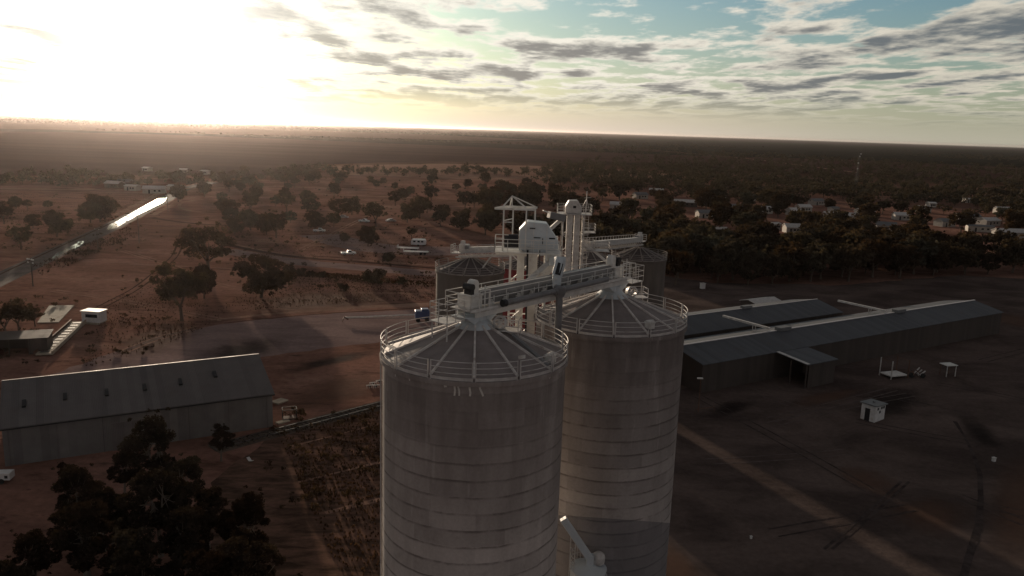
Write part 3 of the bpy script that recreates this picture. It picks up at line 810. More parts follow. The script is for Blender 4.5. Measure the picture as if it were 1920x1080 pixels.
GA = math.atan2(S2.y - S1.y, S2.x - S1.x)
L = (S2 - S1).length
gal = thing('conveyor_gallery', 'white conveyor gallery bridging the two near silo roofs', 'conveyor', (S1.x, S1.y, 31.75), GA)
def gbuild(): 
    g = gal
    m = MB()
    for y in (-0.75, 0.75):
        m.box((L / 2, y, 0.58), (L + 1.6, 0.14, 0.38))
    for k in range(13):
        x = -0.4 + k * (L + 0.8) / 12
        m.box((x, 0, 0.58), (0.08, 1.34, 0.28))
    m.build('girder', M['white'], g, bevel=0.02)
    MB().box((L / 2, 0, 0.79), (L + 2.2, 2.1, 0.05)).build('deck', M['galv'], g)
    m = MB(); arc = [(-0.62, 0.0)] + [(-0.62 * math.cos(t), 0.47 + 0.36 * math.sin(t)) for t in np.linspace(0, math.pi, 13)] + [(0.62, 0.0)]
    m.prism([(u + 0.38, z + 0.95) for u, z in arc], 0.4, L - 0.3, 'x')
    m.build('belt_cover', M['cover'], g)
    m = MB()
    m.box((L / 2, 0.38 - 0.2, 1.755), (L - 0.7, 0.16, 0.06)); m.box((L / 2, 1.02, 1.36), (L - 0.7, 0.05, 0.08))
    m.build('cover_strip', M['white'], g)
    for k in range(11):
        x = 0.9 + k * (L - 1.8) / 10
        i = MB(); i.box((x, -0.42, 0.95), (0.22, 0.30, 0.26)); i.box((x, -0.42, 1.15), (0.08, 0.22, 0.18)); i.beam((x + 0.3, -0.38, 0.84), (x + 0.3, -0.38, 1.42), 0.05)
        i.build('idler', M['white'], g)
    m = MB()
    railing(m, (-1.5, -1.0, 0.82), (L + 0.9, -1.0, 0.82), 11, mids=(0.36, 0.70)); m.build('railing', M['white'], g)
    m = MB(); m.box((L / 2 - 0.3, -1.0, 0.90), (L + 2.4, 0.02, 0.14)); m.build('toe_board', M['white'], g)
    m = MB(); railing(m, (-1.5, 1.06, 0.82), (L + 0.9, 1.06, 0.82), 11, mids=(0.36, 0.70)); m.build('railing', M['white'], g)
    for x in (-1.5, L + 1.5):
        m = MB(); railing(m, (x, -1.0, 0.82), (x, 1.06, 0.82), 2, mids=(0.36, 0.70)); m.build('railing', M['white'], g)
    for x, s in ((-0.25, 1), (L + 0.35, -1)):
        h = MB()
        h.box((x, 0.25, 1.18), (1.0, 1.15, 0.75)); h.box((x, 0.25, 1.58), (1.12, 1.25, 0.08))
        prof = [(-0.28, 0.0), (-0.28, 0.62)] + [(0.28 * -math.cos(t), 0.62 + 0.28 * math.sin(t)) for t in np.linspace(0.3, math.pi - 0.3, 7)] + [(0.28, 0.62), (0.28, 0.0)]
        h.prism([(u + x + 0.24 * s, z + 1.56) for u, z in prof], 0.0, 0.5)
        ho = h.build('head_unit', M['white'], g, bevel=0.03)
        mo = MB().tube([(x - 0.25 * s, 0.45, 2.08), (x - 0.25 * s, -0.2, 2.08)], 0.21, 14); mo.box((x - 0.25 * s, 0.1, 1.75), (0.35, 0.5, 0.3))
        mo.build('motor', M['black'], ho)
        st = MB()
        st.beam((x, -0.95, 0.8), (x, -0.95, 2.3), 0.05); st.beam((x - 0.45, -0.95, 2.0), (x + 0.45, -0.95, 2.0), 0.05); st.beam((x - 0.45, -0.95, 0.8), (x - 0.45, -0.95, 2.0), 0.05); st.beam((x + 0.45, -0.95, 0.8), (x + 0.45, -0.95, 2.0), 0.05)
        st.build('guard_frame', M['white'], ho)
    # hoppers under both ends onto the roof caps
    for x in (0, L):
        MB().prism([(x - 1.5, 0.45), (x + 1.5, 0.45), (x + 0.55, -0.15), (x - 0.55, -0.15)], -0.62, 0.62).build('hopper', M['pale'], g, bevel=0.03)
    # landing that sticks out past the far silo's apex
    m = MB(); m.box((L + 2.2, -0.2, 0.3), (1.6, 1.3, 0.05))
    railing(m, (L + 1.5, -0.85, 0.32), (L + 3.0, -0.85, 0.32), 2, 1.2, mids=(0.4, 0.8)); railing(m, (L + 3.0, -0.85, 0.32), (L + 3.0, 0.45, 0.32), 2, 1.2, mids=(0.4, 0.8)); railing(m, (L + 1.5, 0.45, 0.32), (L + 3.0, 0.45, 0.32), 2, 1.2, mids=(0.4, 0.8))
    m.beam((L + 2.9, -0.8, 0.3), (L + 2.9, -0.8, -0.9), 0.06); m.build('landing', M['galv'], g)
    m = MB(); m.box((-2.3, 0.1, 0.35), (1.5, 1.4, 0.05))
    railing(m, (-1.6, -0.6, 0.37), (-3.0, -0.6, 0.37), 2, 1.1, mids=(0.4, 0.75)); railing(m, (-3.0, -0.6, 0.37), (-3.0, 0.8, 0.37), 2, 1.1, mids=(0.4, 0.75)); railing(m, (-1.6, 0.8, 0.37), (-3.0, 0.8, 0.37), 2, 1.1, mids=(0.4, 0.75))
    m.beam((-2.9, -0.5, 0.35), (-2.9, -0.5, -0.7), 0.06); m.beam((-2.9, 0.7, 0.35), (-2.9, 0.7, -0.7), 0.06); m.build('landing', M['galv'], g)
gbuild()

duct = thing('dust_duct', 'grey round dust pipe slung along the near conveyor gallery with a tall downpipe', 'pipe', (S1.x, S1.y, 31.75), GA)
m = MB(); m.tube([(1.2, -1.28, 1.10), (6.1, -1.28, 1.15)], 0.18, 14); m.build('pipe', M['duct'], duct)
MB().tube([(7.1, -1.28, 1.15), (L - 2.6, -1.28, 1.2)], 0.18, 14).build('pipe', M['duct'], duct)
MB().tube([(0.95, -1.28, 1.10), (1.25, -1.28, 1.10)], 0.22, 14).build('end_collar', M['black'], duct)
m = MB(); m.lathe([(0.28, -0.28), (0.40, -0.05), (0.40, 0.35), (0.26, 0.5)], 16, (6.6, -1.28, 1.0)); m.tube([(6.0, -1.28, 1.15), (7.2, -1.28, 1.16)], 0.22, 14); m.build('junction', M['duct'], duct)
MB().tube([(6.6, -1.28, 0.8), (6.6, -1.28, -8.0)], 0.23, 16).build('downpipe', M['duct'], duct)

# ------------------------------------------------------------------ elevator towers
def lattice(m, hw, hd, z0, z1, step, w=0.09, col=0.16):
    C = [(-hw, -hd), (hw, -hd), (hw, hd), (-hw, hd)]
    for x, y in C: m.beam((x, y, z0), (x, y, z1), col)
    n = int((z1 - z0) / step)
    for k in range(n):
        a, b = z0 + (z1 - z0) * k / n, z0 + (z1 - z0) * (k + 1) / n
        for i in range(4):
            p, q = C[i], C[(i + 1) % 4]
            m.beam((*p, b), (*q, b), w)
            if (k + i) % 2: m.beam((*p, a), (*q, b), w * 0.8)
            else: m.beam((*q, a), (*p, b), w * 0.8)

def railed_platform(m, x0, x1, y0, y1, z, h=1.05, sides='lrfb'):
    m.box(((x0 + x1) / 2, (y0 + y1) / 2, z), (x1 - x0, y1 - y0, 0.08))
    e = {'f': ((x0, y0), (x1, y0)), 'b': ((x0, y1), (x1, y1)), 'l': ((x0, y0), (x0, y1)), 'r': ((x1, y0), (x1, y1))}
    for s_ in sides:
        a, b = e[s_]; n = max(2, int(math.dist(a, b) / 0.9))
        railing(m, (*a, z), (*b, z), n, h, 0.04, (0.38, 0.72))

TX, TY, TZ = 1.15, 60.0, 34.0
tw = thing('elevator_tower', 'tall white lattice elevator tower with pale angular head house between the near silos', 'elevator tower', (TX, TY, 0))
m = MB(); lattice(m, 1.35, 1.2, 0, TZ - 0.1, 2.6); m.build('lattice_frame', M['white'], tw)
MB().box((0.35, -0.55, 17), (0.72, 0.55, 33.8)).build('bucket_casing', M['white'], tw, bevel=0.03)
MB().box((-0.55, -0.4, 17), (0.55, 0.5, 33.8)).build('bucket_casing', M['white'], tw, bevel=0.03)
for xx in (-0.05, 0.02, 0.9):
    MB().tube([(xx, -1.15, 12), (xx + 0.03, -1.2, 27), (xx - 0.05, -1.25, TZ + 0.2)], 0.035, 6).build('cable', M['black'], tw)
m = MB(); railed_platform(m, -2.55, 2.3, -1.35, 1.35, TZ - 0.05, 1.0, 'lfb'); m.box((-0.9, -0.2, TZ - 0.25), (3.2, 0.2, 0.3)); m.build('platform', M['white'], tw)
hh = MB(); hh.prism([(-0.72, 0.32), (-0.72, 1.55), (-0.15, 2.22), (1.35, 2.10), (2.28, 0.78), (2.28, 0.12), (1.35, -0.12), (-0.72, 0.0)], -0.75, 0.8)
hh.v = [(v[0] - 0.02, v[1], v[2] + TZ + 0.05) for v in hh.v]
hho = hh.build('head_house', M['pale'], tw, bevel=0.05)
for x0, z0, w_, h_, nm in ((0.25, 1.72, 0.42, 0.09, 'vent_slot'), (0.62, 1.35, 0.5, 0.40, 'access_panel'), (0.62, 1.02, 0.52, 0.07, 'vent_slot'), (1.05, 0.75, 0.06, 0.5, 'handle_bar'), (1.75, 1.0, 0.45, 0.10, 'vent_slot')):
    MB().box((x0, -0.77, TZ + 0.05 + z0), (w_, 0.05, h_)).build(nm, M['pale'] if nm == 'access_panel' else M['black'], hho)
m = MB()
for a, b in (((-0.72, 0.3), (2.26, 0.12)), ((1.35, -0.1), (1.35, 2.08)), ((0.35, 0.05), (0.35, 2.15))):
    m.beam((a[0], -0.78, TZ + 0.05 + a[1]), (b[0], -0.78, TZ + 0.05 + b[1]), 0.04, 0.03)
m.build('stiffener', M['white'], hho)
mo = MB(); mo.tube([(-1.55, -0.5, TZ + 0.85), (-0.78, -0.5, TZ + 0.85)], 0.40, 18); mo.tube([(-1.85, -0.5, TZ + 0.85), (-1.5, -0.5, TZ + 0.85)], 0.28, 14); mo.box((-1.3, -0.5, TZ + 0.35), (1.1, 0.5, 0.3)); mo.build('drive_motor', M['black'], tw)
m = MB()   # jib frame over the drive
for x in (-1.95, -1.25):
    m.beam((x, -0.9 if x < -1.5 else 0.7, TZ), (x, -0.9 if x < -1.5 else 0.7, TZ + 3.3), 0.11)
for x in (-0.25, 0.45):
    m.beam((x, -0.9 if x < 0.1 else 0.7, TZ), (x, -0.9 if x < 0.1 else 0.7, TZ + 3.2), 0.11)
for a, b in (((-2.6, -0.9), (0.45, -0.9)), ((-1.9, 0.7), (0.6, 0.7)), ((-1.95, -0.9), (-1.25, 0.7)), ((-0.25, -0.9), (0.45, 0.7)), ((-2.6, -0.9), (-1.9, 0.7))):
    m.beam((*a, TZ + 3.2), (*b, TZ + 3.2), 0.13, 0.16)
for q in ((-2.1, -0.9), (-1.5, 0.7), (-0.25, -0.9), (0.45, 0.7)):
    m.beam((-1.35, -0.1, TZ + 4.1), (*q, TZ + 3.28), 0.08)
m.beam((-1.35, -0.1, TZ + 4.1), (-1.35, -0.1, TZ + 3.1), 0.08); m.beam((-1.95, -0.9, TZ + 2.3), (-1.25, 0.7, TZ + 2.3), 0.06); m.beam((-1.95, -0.9, TZ + 2.2), (-1.3, -0.9, TZ + 2.2), 0.06)
m.build('jib_frame', M['white'], tw)
m = MB()
for k in range(3):
    m.beam((1.2 + 0.0, -0.95, 26 + k), (1.2, -0.95, 27 + k), 0.05)
railing(m, (0.2, -1.2, TZ - 0.05), (1.9, -1.2, TZ - 0.05), 3, 0.95, 0.04, (0.5,)); m.build('railing', M['white'], tw)
# spouts from the head down to the gallery
def chute(m, a, b, w, d):
    m.beam(a, b, w, d)
pm = S1 + (S2 - S1).normalized() * 6.9 + Vector((0, 0, 33.9)); pm -= Vector((TX, TY, 0))
V_ = Matrix.Rotation(GA, 3, 'Z') @ Vector((0, -1, 0))          # towards the walkway side of the gallery
ch = MB(); ch.beam((1.9, -0.45, TZ + 0.1), (1.9, -0.55, TZ - 0.75), 1.15, 1.0, up=(0, 1, 0)); ch.beam((2.0, -0.65, TZ - 0.75), (-0.35, -3.6, TZ - 2.45), 0.62, 0.75)
ch.build('spout', M['white'], tw, bevel=0.05)
knee = pm + V_ * 0.55 + Vector((0.42, 0.25, 0.75)); foot = pm + V_ * 0.85 + Vector((-0.05, 0.0, -0.15))
ch = MB(); ch.beam((1.9, -0.7, TZ - 0.75), knee, 0.62, 0.6); ch.beam(knee + Vector((0, 0, 0.1)), foot, 0.55, 0.55); ch.beam(foot + Vector((0, 0, 0.12)), foot - Vector((0, 0, 0.75)), 0.56, 0.62, up=(0, 1, 0))
ch.build('spout', M['pale'], tw, bevel=0.04)
for a, b_, fs in ((Vector((1.9, -0.7, TZ - 0.75)), knee, (0.3, 0.62)), (knee, foot, (0.35, 0.75))):
    d_ = (b_ - a).normalized()
    for f in fs:
        c_ = a.lerp(b_, f) + Vector((0, -0.33, 0.08))
        hb_ = MB(); hb_.beam(c_ - d_ * 0.2, c_ + d_ * 0.2, 0.36, 0.05, up=(0, -1, 0.25)); hb_.build('inspection_hatch', M['black'], tw)

T2 = at_y(1068, 540, 105); T2Z = at_y(1068, 400, 105).z
t2 = thing('elevator_tower', 'slender grey elevator tower with rounded head box and whip antenna, farther back', 'elevator tower', (T2.x, 105, 0))
m = MB(); lattice(m, 1.35, 1.2, 0, T2Z, 2.6, 0.07, 0.13); m.build('lattice_frame', M['galv'], t2)
MB().box((-0.45, -0.5, T2Z / 2), (0.8, 0.6, T2Z)).build('bucket_casing', M['galv'], t2, bevel=0.04)
MB().box((0.55, -0.4, T2Z / 2), (0.8, 0.6, T2Z)).build('bucket_casing', M['galv'], t2, bevel=0.04)
hb = MB(); hb.prism([(-1.0, 0.0), (-1.0, 0.9), (-0.55, 1.7), (0.6, 1.75), (1.15, 0.9), (1.15, 0.0)], -0.8, 0.8); hb.v = [(v[0] - 0.1, v[1], v[2] + T2Z + 0.05) for v in hb.v]
hb.build('head_box', M['galv'], t2, bevel=0.08)
MB().box((0.1, -0.83, T2Z + 0.95), (0.4, 0.06, 0.35)).build('inspection_hatch', M['black'], t2)
m = MB(); railed_platform(m, -2.1, 2.4, -1.4, 1.4, T2Z - 0.02, 1.2, 'lrfb'); m.build('platform', M['galv'], t2)
for zz in (-2.4, -4.6):
    m = MB(); railed_platform(m, 1.4, 3.0, -1.2, 0.6, T2Z + zz, 1.1, 'lrfb'); m.build('landing', M['galv'], t2)
m = MB(); railed_platform(m, 1.4, 5.0, -1.2, 0.8, at_y(1090, 468, 105).z, 1.1, 'lrfb'); m.build('landing', M['galv'], t2)
m = MB()
for s_ in (-0.25, 0.25): m.beam((1.8 + s_, -0.6, 1), (1.8 + s_, -0.6, T2Z), 0.05)
for k in range(40): m.beam((1.55, -0.6, T2Z - 14 + k * 0.35), (2.05, -0.6, T2Z - 14 + k * 0.35), 0.035)
for k in range(10): m.lathe([(0.42, 0), (0.42, 0.06), (0.40, 0.06), (0.40, 0)], 10, (1.8, -0.75, T2Z - 9 + k * 0.8))
m.build('caged_ladder', M['galv'], t2)
m = MB(); m.beam((1.7, 0, T2Z), (1.7, 0, T2Z + 3.0), 0.09); m.beam((1.7, 0, T2Z + 2.0), (0.9, 0, T2Z + 0.2), 0.05); m.beam((1.7, 0, T2Z + 2.0), (2.2, 0, T2Z + 0.2), 0.05); m.beam((1.4, 0, T2Z + 2.1), (2.3, 0, T2Z + 2.2), 0.05); m.build('antenna', M['galv'], t2)
lo = MB(); lo.beam((-1.2, -0.8, T2Z - 0.6), (-3.3, -1.6, T2Z - 0.1), 1.1, 0.9); lo_o = lo.build('outlet_hood', M['duct'], t2, bevel=0.06)
MB().box((-3.55, -1.72, T2Z + 0.25), (1.1, 0.7, 0.08), Matrix.Rotation(0.35, 3, 'Y')).build('hood_lid', M['white'], t2)
MB().beam((-1.2, -0.5, T2Z - 0.4), (-4.2, -1.0, T2Z - 3.2), 0.45).build('spout', M['white'], t2)
MB().beam((1.3, -0.5, T2Z - 3.6), (5.2, -0.6, T2Z - 6.6), 0.32).build('spout', M['white'], t2)
MB().tube([(-1.5, -1.2, T2Z - 0.2), (-1.45, -1.2, 20)], 0.05, 6).build('cable', M['black'], t2)

# ------------------------------------------------------------------ rear conveyors
def rear_conveyor(a, b, label, tip_len, stays):
    a, b = Vector(a), Vector(b)
    d = b - a; ang = math.atan2(d.y, d.x); Lh = math.hypot(d.x, d.y); sl = d.z / Lh
    r_ = thing('rear_conveyor', label, 'conveyor', a, ang)
    P = lambda x, y, z: (x, y, z + sl * x)
    m = MB()
    for y in (-0.6, 0.6):
        m.beam(P(-1, y, 0), P(Lh + 0.5, y, 0), 0.10, 0.22); m.beam(P(-1, y, 0.55), P(Lh + 0.5, y, 0.55), 0.08, 0.10)
        n = int(Lh / 1.5)
        for k in range(n + 1):
            x = Lh * k / n
            m.beam(P(x, y, 0), P(x, y, 0.55), 0.06)
            if k < n: m.beam(P(x, y, 0), P(x + Lh / n, y, 0.55), 0.05)
    m.build('truss', M['galv'], r_)
    m = MB(); m.beam(P(-0.5, 0.1, 0.95), P(Lh, 0.1, 0.95), 0.75, 0.65); m.build('belt_cover', M['galv'], r_)
    MB().beam(P(-1.5, -0.1, 0.58), P(Lh + 0.5, -0.1, 0.58), 2.0, 0.05).build('walkway', M['galv'], r_)
    m = MB(); railing(m, P(-1.5, -1.05, 0.6), P(Lh + 0.4, -1.05, 0.6), max(4, int(Lh / 1.6)), 1.05, 0.05, (0.5,)); m.build('railing', M['galv'], r_)
    m = MB(); railing(m, (-tip_len, -1.05, 0.5), (-tip_len, 0.9, 0.5), 2, 1.1, 0.05, (0.4, 0.75)); railing(m, (-tip_len, -1.05, 0.5), (-0.6, -1.05, 0.5), 2, 1.1, 0.05, (0.4, 0.75)); m.box((-tip_len / 2, -0.1, 0.5), (tip_len, 1.9, 0.06)); m.build('tip_landing', M['galv'], r_)
    h = MB(); h.box((0, 0.1, 1.15), (1.3, 1.0, 1.1)); h.box((-0.2, 0.1, 1.9), (0.5, 0.7, 0.5)); ho = h.build('head_unit', M['galv'], r_, bevel=0.05)
    mo = MB().tube([(0.5, -0.6, 1.3), (0.5, 0.1, 1.3)], 0.3, 12); mo.build('motor', M['duct'], ho)
    for q in stays:
        MB().beam(P(*q[0]), q[1], 0.16).build('stay', M['galv'], r_)
    return r_

topz = T2Z - 5.0
bl = Vector((p3.x - 0.9, 108.0, p3.z + 0.15))
rear_conveyor(bl, (T2.x - 1.8, 104.5, bl.z + 1.3), 'rear conveyor running left from the far tower over the dark silo', 1.6, [((4, 0, 0), (3.0, -2.0, -1.6))])
brr = Vector((p4.x - 0.2, 136.0, p4.z + 0.5))
rear_conveyor(brr, (T2.x + 2.2, 106.0, at_y(1085, 463, 106).z - 0.5), 'rear conveyor running right from the far tower to the far right silo', 2.0, [])


# ------------------------------------------------------------------ long sheds
def shed(name, label, cat, A, ang, Ln, hw, ze, zr, wm, rm, over=0.3, group=None):
    """gabled shed; A is the foot of its near corner, x runs along the near wall, y away from it"""
    r_ = thing(name, label, cat, A, ang, group)
    m = MB()
    poly = [(0, 0), (2 * hw, 0), (2 * hw, ze), (hw, zr), (0, ze)]
    n = 5
    m.prism(poly, 0, Ln, 'x'); m.build('wall', wm, r_)
    sl = (zr - ze) / hw
    m = MB()
    y0, z0 = -over, ze - over * sl + 0.06
    for s in (0, 1):
        a = (y0, z0) if s == 0 else (2 * hw - y0, z0)
        b = (hw, zr + 0.06)
        vs = [(-over, a[0], a[1]), (Ln + over, a[0], a[1]), (Ln + over, b[0], b[1]), (-over, b[0], b[1])]
        vs += [(x, y, z + 0.10) for x, y, z in vs]
        m.add(vs, [(0, 1, 2, 3), (7, 6, 5, 4), (0, 4, 5, 1), (1, 5, 6, 2), (2, 6, 7, 3), (3, 7, 4, 0)])
    ro = m.build('roof', rm, r_)
    return r_, ro

ang_l = math.atan2(16.0, 28.4)
LA = at(10, 875)
lsh, lroof = shed('storage_shed', 'long low grey storage shed with pale sheet wall at left, dark hatches along its roof', 'shed', LA, ang_l, 32.6, 10.0, 5.0, 8.0, M['shed_wall'], M['shed_roof'])
rmat = Matrix.Rotation(-ang_l, 3, 'Z')
for q in ((45, 758), (122, 745), (200, 737), (271, 727), (338, 717), (403, 703)):
    rr_ = ray(*q)
    # meet the view ray with the near roof slope in the shed's own frame
    o = rmat @ (Vector((0, 0, CAM_H)) - LA); d = rmat @ rr_
    sl = 0.3; t = (5.0 + 0.16 + sl * o.y - o.z) / (d.z - sl * d.y)
    p = o + d * t
    v = MB(); v.box(p + Vector((0, 0, 0.10)), (0.45, 1.5, 0.24), Matrix.Rotation(math.atan(sl), 3, 'X')); v.build('roof_hatch', M['black'], lroof)
for k in range(7):
    MB().box((0.6 + k * 5.2, -0.04, 2.45), (0.12, 0.08, 4.9)).build('wall_joint', M['shed_roof'], lsh)
MB().beam((-0.3, -0.42, 4.92), (32.9, -0.42, 4.92), 0.16, 0.14).build('gutter', M['black'], lsh)
MB().beam((-0.3, 10.0, 8.19), (32.9, 10.0, 8.19), 0.30, 0.05).build('ridge_cap', M['shed_roof'], lsh)
MB().box((14.0, -0.06, 1.9), (4.0, 0.08, 3.8)).build('sliding_door', M['shed_roof'], lsh)

RANG = R(32); RE = Vector((32.8, 128.9, 0))
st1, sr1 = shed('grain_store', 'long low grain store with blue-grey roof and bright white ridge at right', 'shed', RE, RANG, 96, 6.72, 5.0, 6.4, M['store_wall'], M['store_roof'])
m = MB(); m.beam((-0.3, 6.72, 6.62), (26, 6.72, 6.62), 0.36, 0.14); m.beam((30, 6.72, 6.62), (64, 6.72, 6.62), 0.36, 0.14); m.beam((67.5, 6.72, 6.62), (96.3, 6.72, 6.62), 0.36, 0.14); m.build('ridge_cap', M['ridge'], sr1)
for x in (28, 65.8):
    MB().box((x, 6.72, 6.85), (3.2, 1.5, 0.7)).build('ridge_housing', M['hutroof'], sr1, bevel=0.05)
un = Matrix.Rotation(RANG, 3, 'Z')
R2 = RE + un @ Vector((-8, 16.25, 0))
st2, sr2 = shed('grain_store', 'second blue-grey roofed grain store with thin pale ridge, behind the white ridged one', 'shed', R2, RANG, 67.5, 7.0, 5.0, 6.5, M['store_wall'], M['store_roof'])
MB().beam((-0.3, 7.0, 6.70), (67.8, 7.0, 6.70), 0.16, 0.10).build('ridge_cap', M['ridge'], sr2)
MB().box((44, 7.0, 6.95), (2.6, 1.2, 0.6)).build('ridge_housing', M['hutroof'], sr2, bevel=0.05)
for x, lab in ((24.5, 'narrow conveyor bridge from the white ridge to the next store, nearer the silos'), (61.5, 'narrow conveyor bridge from the white ridge to the next store, at its far end')):
    c = thing('conveyor_bridge', lab, 'conveyor', RE + un @ Vector((x, 6.72, 6.75)), RANG + R(90))
    MB().beam((0.3, 0, 0.35), (12.0, 0.3, 0.30), 0.5, 0.4).build('casing', M['galv'], c)
    m = MB(); m.beam((4, -0.3, 0.1), (4, -0.3, -6.7), 0.12); m.beam((4, 0.5, 0.1), (4, 0.5, -6.7), 0.12); m.build('leg', M['galv'], c)
# lean-to with a flat roof in front of the near store
c0 = RE + un @ Vector((18.6, 0, 0))
an = thing('loading_shed', 'small open-sided loading shed with pale edged flat roof against the white ridged store', 'shed', c0, RANG)
m = MB(); m.box((4.2, -6.6, 2.15), (7.2, 0.14, 4.3)); m.box((7.75, -3.3, 2.15), (0.14, 6.5, 4.3)); m.build('wall', M['store_wall'], an)
ar = MB(); ar.prism([(0.0, 4.9), (-7.0, 4.35), (-7.0, 4.5), (0.0, 5.05)], -0.3, 8.1, 'x'); aro = ar.build('roof', M['store_roof'], an)
MB().box((-0.05, -3.5, 4.84), (0.8, 7.0, 0.05), Matrix.Rotation(0.0784, 3, 'X')).build('roof_edge', M['galv'], aro)
for y in (-6.6, -3.3):
    MB().box((0.0, y, 2.15), (0.2, 0.2, 4.3)).build('post', M['store_wall'], an)

# pale roofed building behind the stores
def small_building(name, label, cat, p, ang, dx, dy, ze, zr, wm, rm, door=True, windows=0, group=None):
    r_ = thing(name, label, cat, p, ang, group)
    MB().prism([(-dy / 2, 0), (dy / 2, 0), (dy / 2, ze), (0, zr), (-dy / 2, ze)], -dx / 2, dx / 2, 'x').build('wall', wm, r_)
    m = MB(); sl = (zr - ze) / (dy / 2)
    for s in (-1, 1):
        y0 = s * (dy / 2 + 0.35); z0 = ze - 0.35 * sl + 0.04
        vs = [(-dx / 2 - 0.3, y0, z0), (dx / 2 + 0.3, y0, z0), (dx / 2 + 0.3, 0, zr + 0.04), (-dx / 2 - 0.3, 0, zr + 0.04)]
        vs += [(x, y, z + 0.1) for x, y, z in vs]
        m.add(vs, [(0, 1, 2, 3), (7, 6, 5, 4), (0, 4, 5, 1), (1, 5, 6, 2), (2, 6, 7, 3), (3, 7, 4, 0)])
    m.build('roof', rm, r_)
    if door: MB().box((-dx * 0.2, -dy / 2 - 0.02, 1.05), (0.9, 0.06, 2.1)).build('door', M['black'], r_)
    for k in range(windows):
        MB().box((-dx * 0.05 + dx * 0.42 * (k + 0.5) / windows, -dy / 2 - 0.02, 1.55), (1.1, 0.06, 0.9)).build('window', M['glass'], r_)
    return r_

pq = at(1425, 583)
small_building('outbuilding', 'low pale roofed outbuilding behind the two long grain stores', 'building', pq, R(32), 9, 5, 2.6, 3.2, M['store_wall'], M['galv'])

# white switch hut on the yard
HP = at(1640, 791)
hut = thing('hut', 'small white flat-roofed hut with dark door standing alone on the dark yard', 'hut', HP + Vector((0.2, 1.4, 0)), R(30))
hut.rotation_euler.z = R(38)
m = MB(); m.box((0, 0, 1.25), (3.0, 2.3, 2.5)); m.build('wall', M['hutwall'], hut)
ro = MB(); ro.box((0, 0, 2.63), (3.5, 2.8, 0.16), Matrix.Rotation(R(3), 3, 'Y')); ro.box((0, 0, 2.80), (0.3, 0.3, 0.22)); ro.build('roof', M['hutroof'], hut)
MB().box((-1.51, 0.1, 1.0), (0.05, 0.8, 2.0)).build('door', M['black'], hut)
for x, z in ((-0.75, 2.1), (0.35, 2.1), (1.0, 2.1), (-0.1, 1.5)):
    MB().box((x, -1.16, z), (0.42, 0.05, 0.42)).build('window', M['black'], hut)

# post-and-slab frame and its small neighbour
FP = at(1675, 706)
fr = thing('corner_post_platform', 'pale square platform with four tall corner posts on the dark yard', 'platform', FP, R(20))
MB().box((0, 0, 0.55), (3.8, 2.6, 0.22)).build('slab', M['white'], fr)
for x in (-2.0, 2.0):
    for y in (-1.4, 1.4):
        MB().box((x, y, 1.75), (0.14, 0.14, 3.5)).build('post', M['galv'] if x < 0 else M['rust'], fr)
m = MB(); m.beam((-2, -1.4, 3.3), (-2, 1.4, 3.3), 0.08); m.beam((2, -1.4, 3.3), (2, 1.4, 3.3), 0.08); m.build('crossbar', M['rust'], fr)
JP = at(1715, 706)
jk = thing('scrap_machine', 'tangle of rusty scrap machinery beside the square platform', 'scrap', JP)
rr_ = random.Random(3)
for k, nm in ((5, 'frame'), (5, 'boom')):
    m = MB()
    for _ in range(k):
        a = Vector((rr_.uniform(-1.8, 1.8), rr_.uniform(-1, 1), rr_.uniform(0.1, 0.6))); b = a + Vector((rr_.uniform(-1.4, 1.4), rr_.uniform(-1, 1), rr_.uniform(0.1, 0.9)))
        m.beam(a, b, 0.16)
    m.build(nm, M['galv'] if nm == 'boom' else M['rust'], jk)
for x in (-1, 1.1):
    MB().tube([(x, -0.9, 0.45), (x, -0.65, 0.45)], 0.45, 14).build('wheel', M['rubber'], jk)
AP = at(1776, 704)
aw = thing('shelter', 'little open shelter with a pale flat roof at right of the square platform', 'shelter', AP, R(15))
MB().box((0, 0, 2.2), (2.4, 2.0, 0.12)).build('roof', M['white'], aw)
for x in (-1, 1):
    for y in (-0.8, 0.8): MB().box((x, y, 1.07), (0.12, 0.12, 2.14)).build('post', M['galv'] if y < 0 else M['rust'], aw)

# light pole and pipe rail beside the near store's gable
lp = thing('light_pole', 'thin light pole with a pale lamp, in front of the near grain store gable', 'lamp post', at(1309, 772))
MB().tube([(0, 0, 0), (0, 0, 5.6)], [0.09, 0.06], 8).build('pole', M['rust'], lp)
MB().box((-0.2, -0.3, 5.65), (0.9, 0.35, 0.16)).build('lamp', M['white'], lp)
MB().beam((0, 0, 5.5), (-0.2, -0.3, 5.6), 0.06).build('bracket', M['rust'], lp)
pr = thing('pipe_rail', 'low bent pipe rail on the ground beside the light pole', 'rail', at(1303, 778))
MB().tube([(0, 0, 0), (0, 0, 0.9), (3.4, 1.6, 0.9), (3.4, 1.6, 0)], 0.06, 8).build('rail', M['rust'], pr)
for (x, y, lab) in ((1317, 541, 'small white box alone at the foot of the dark trees'), (1863, 865, 'small pale box alone on the yard at far right'), (1408, 1010, 'tiny pale box on the dark yard near the bottom')):
    b = thing('cabinet', lab, 'box', at(x, y), R(20)); s = 1.5 if y < 600 else (0.55 if y < 900 else 0.3)
    MB().box((0, 0, s * 0.5), (s * 0.8, s * 0.7, s)).build('body', M['hutwall'], b, bevel=0.03)
    MB().box((0, 0, s * 1.03), (s * 0.95, s * 0.85, s * 0.08)).build('lid', M['galv'], b)

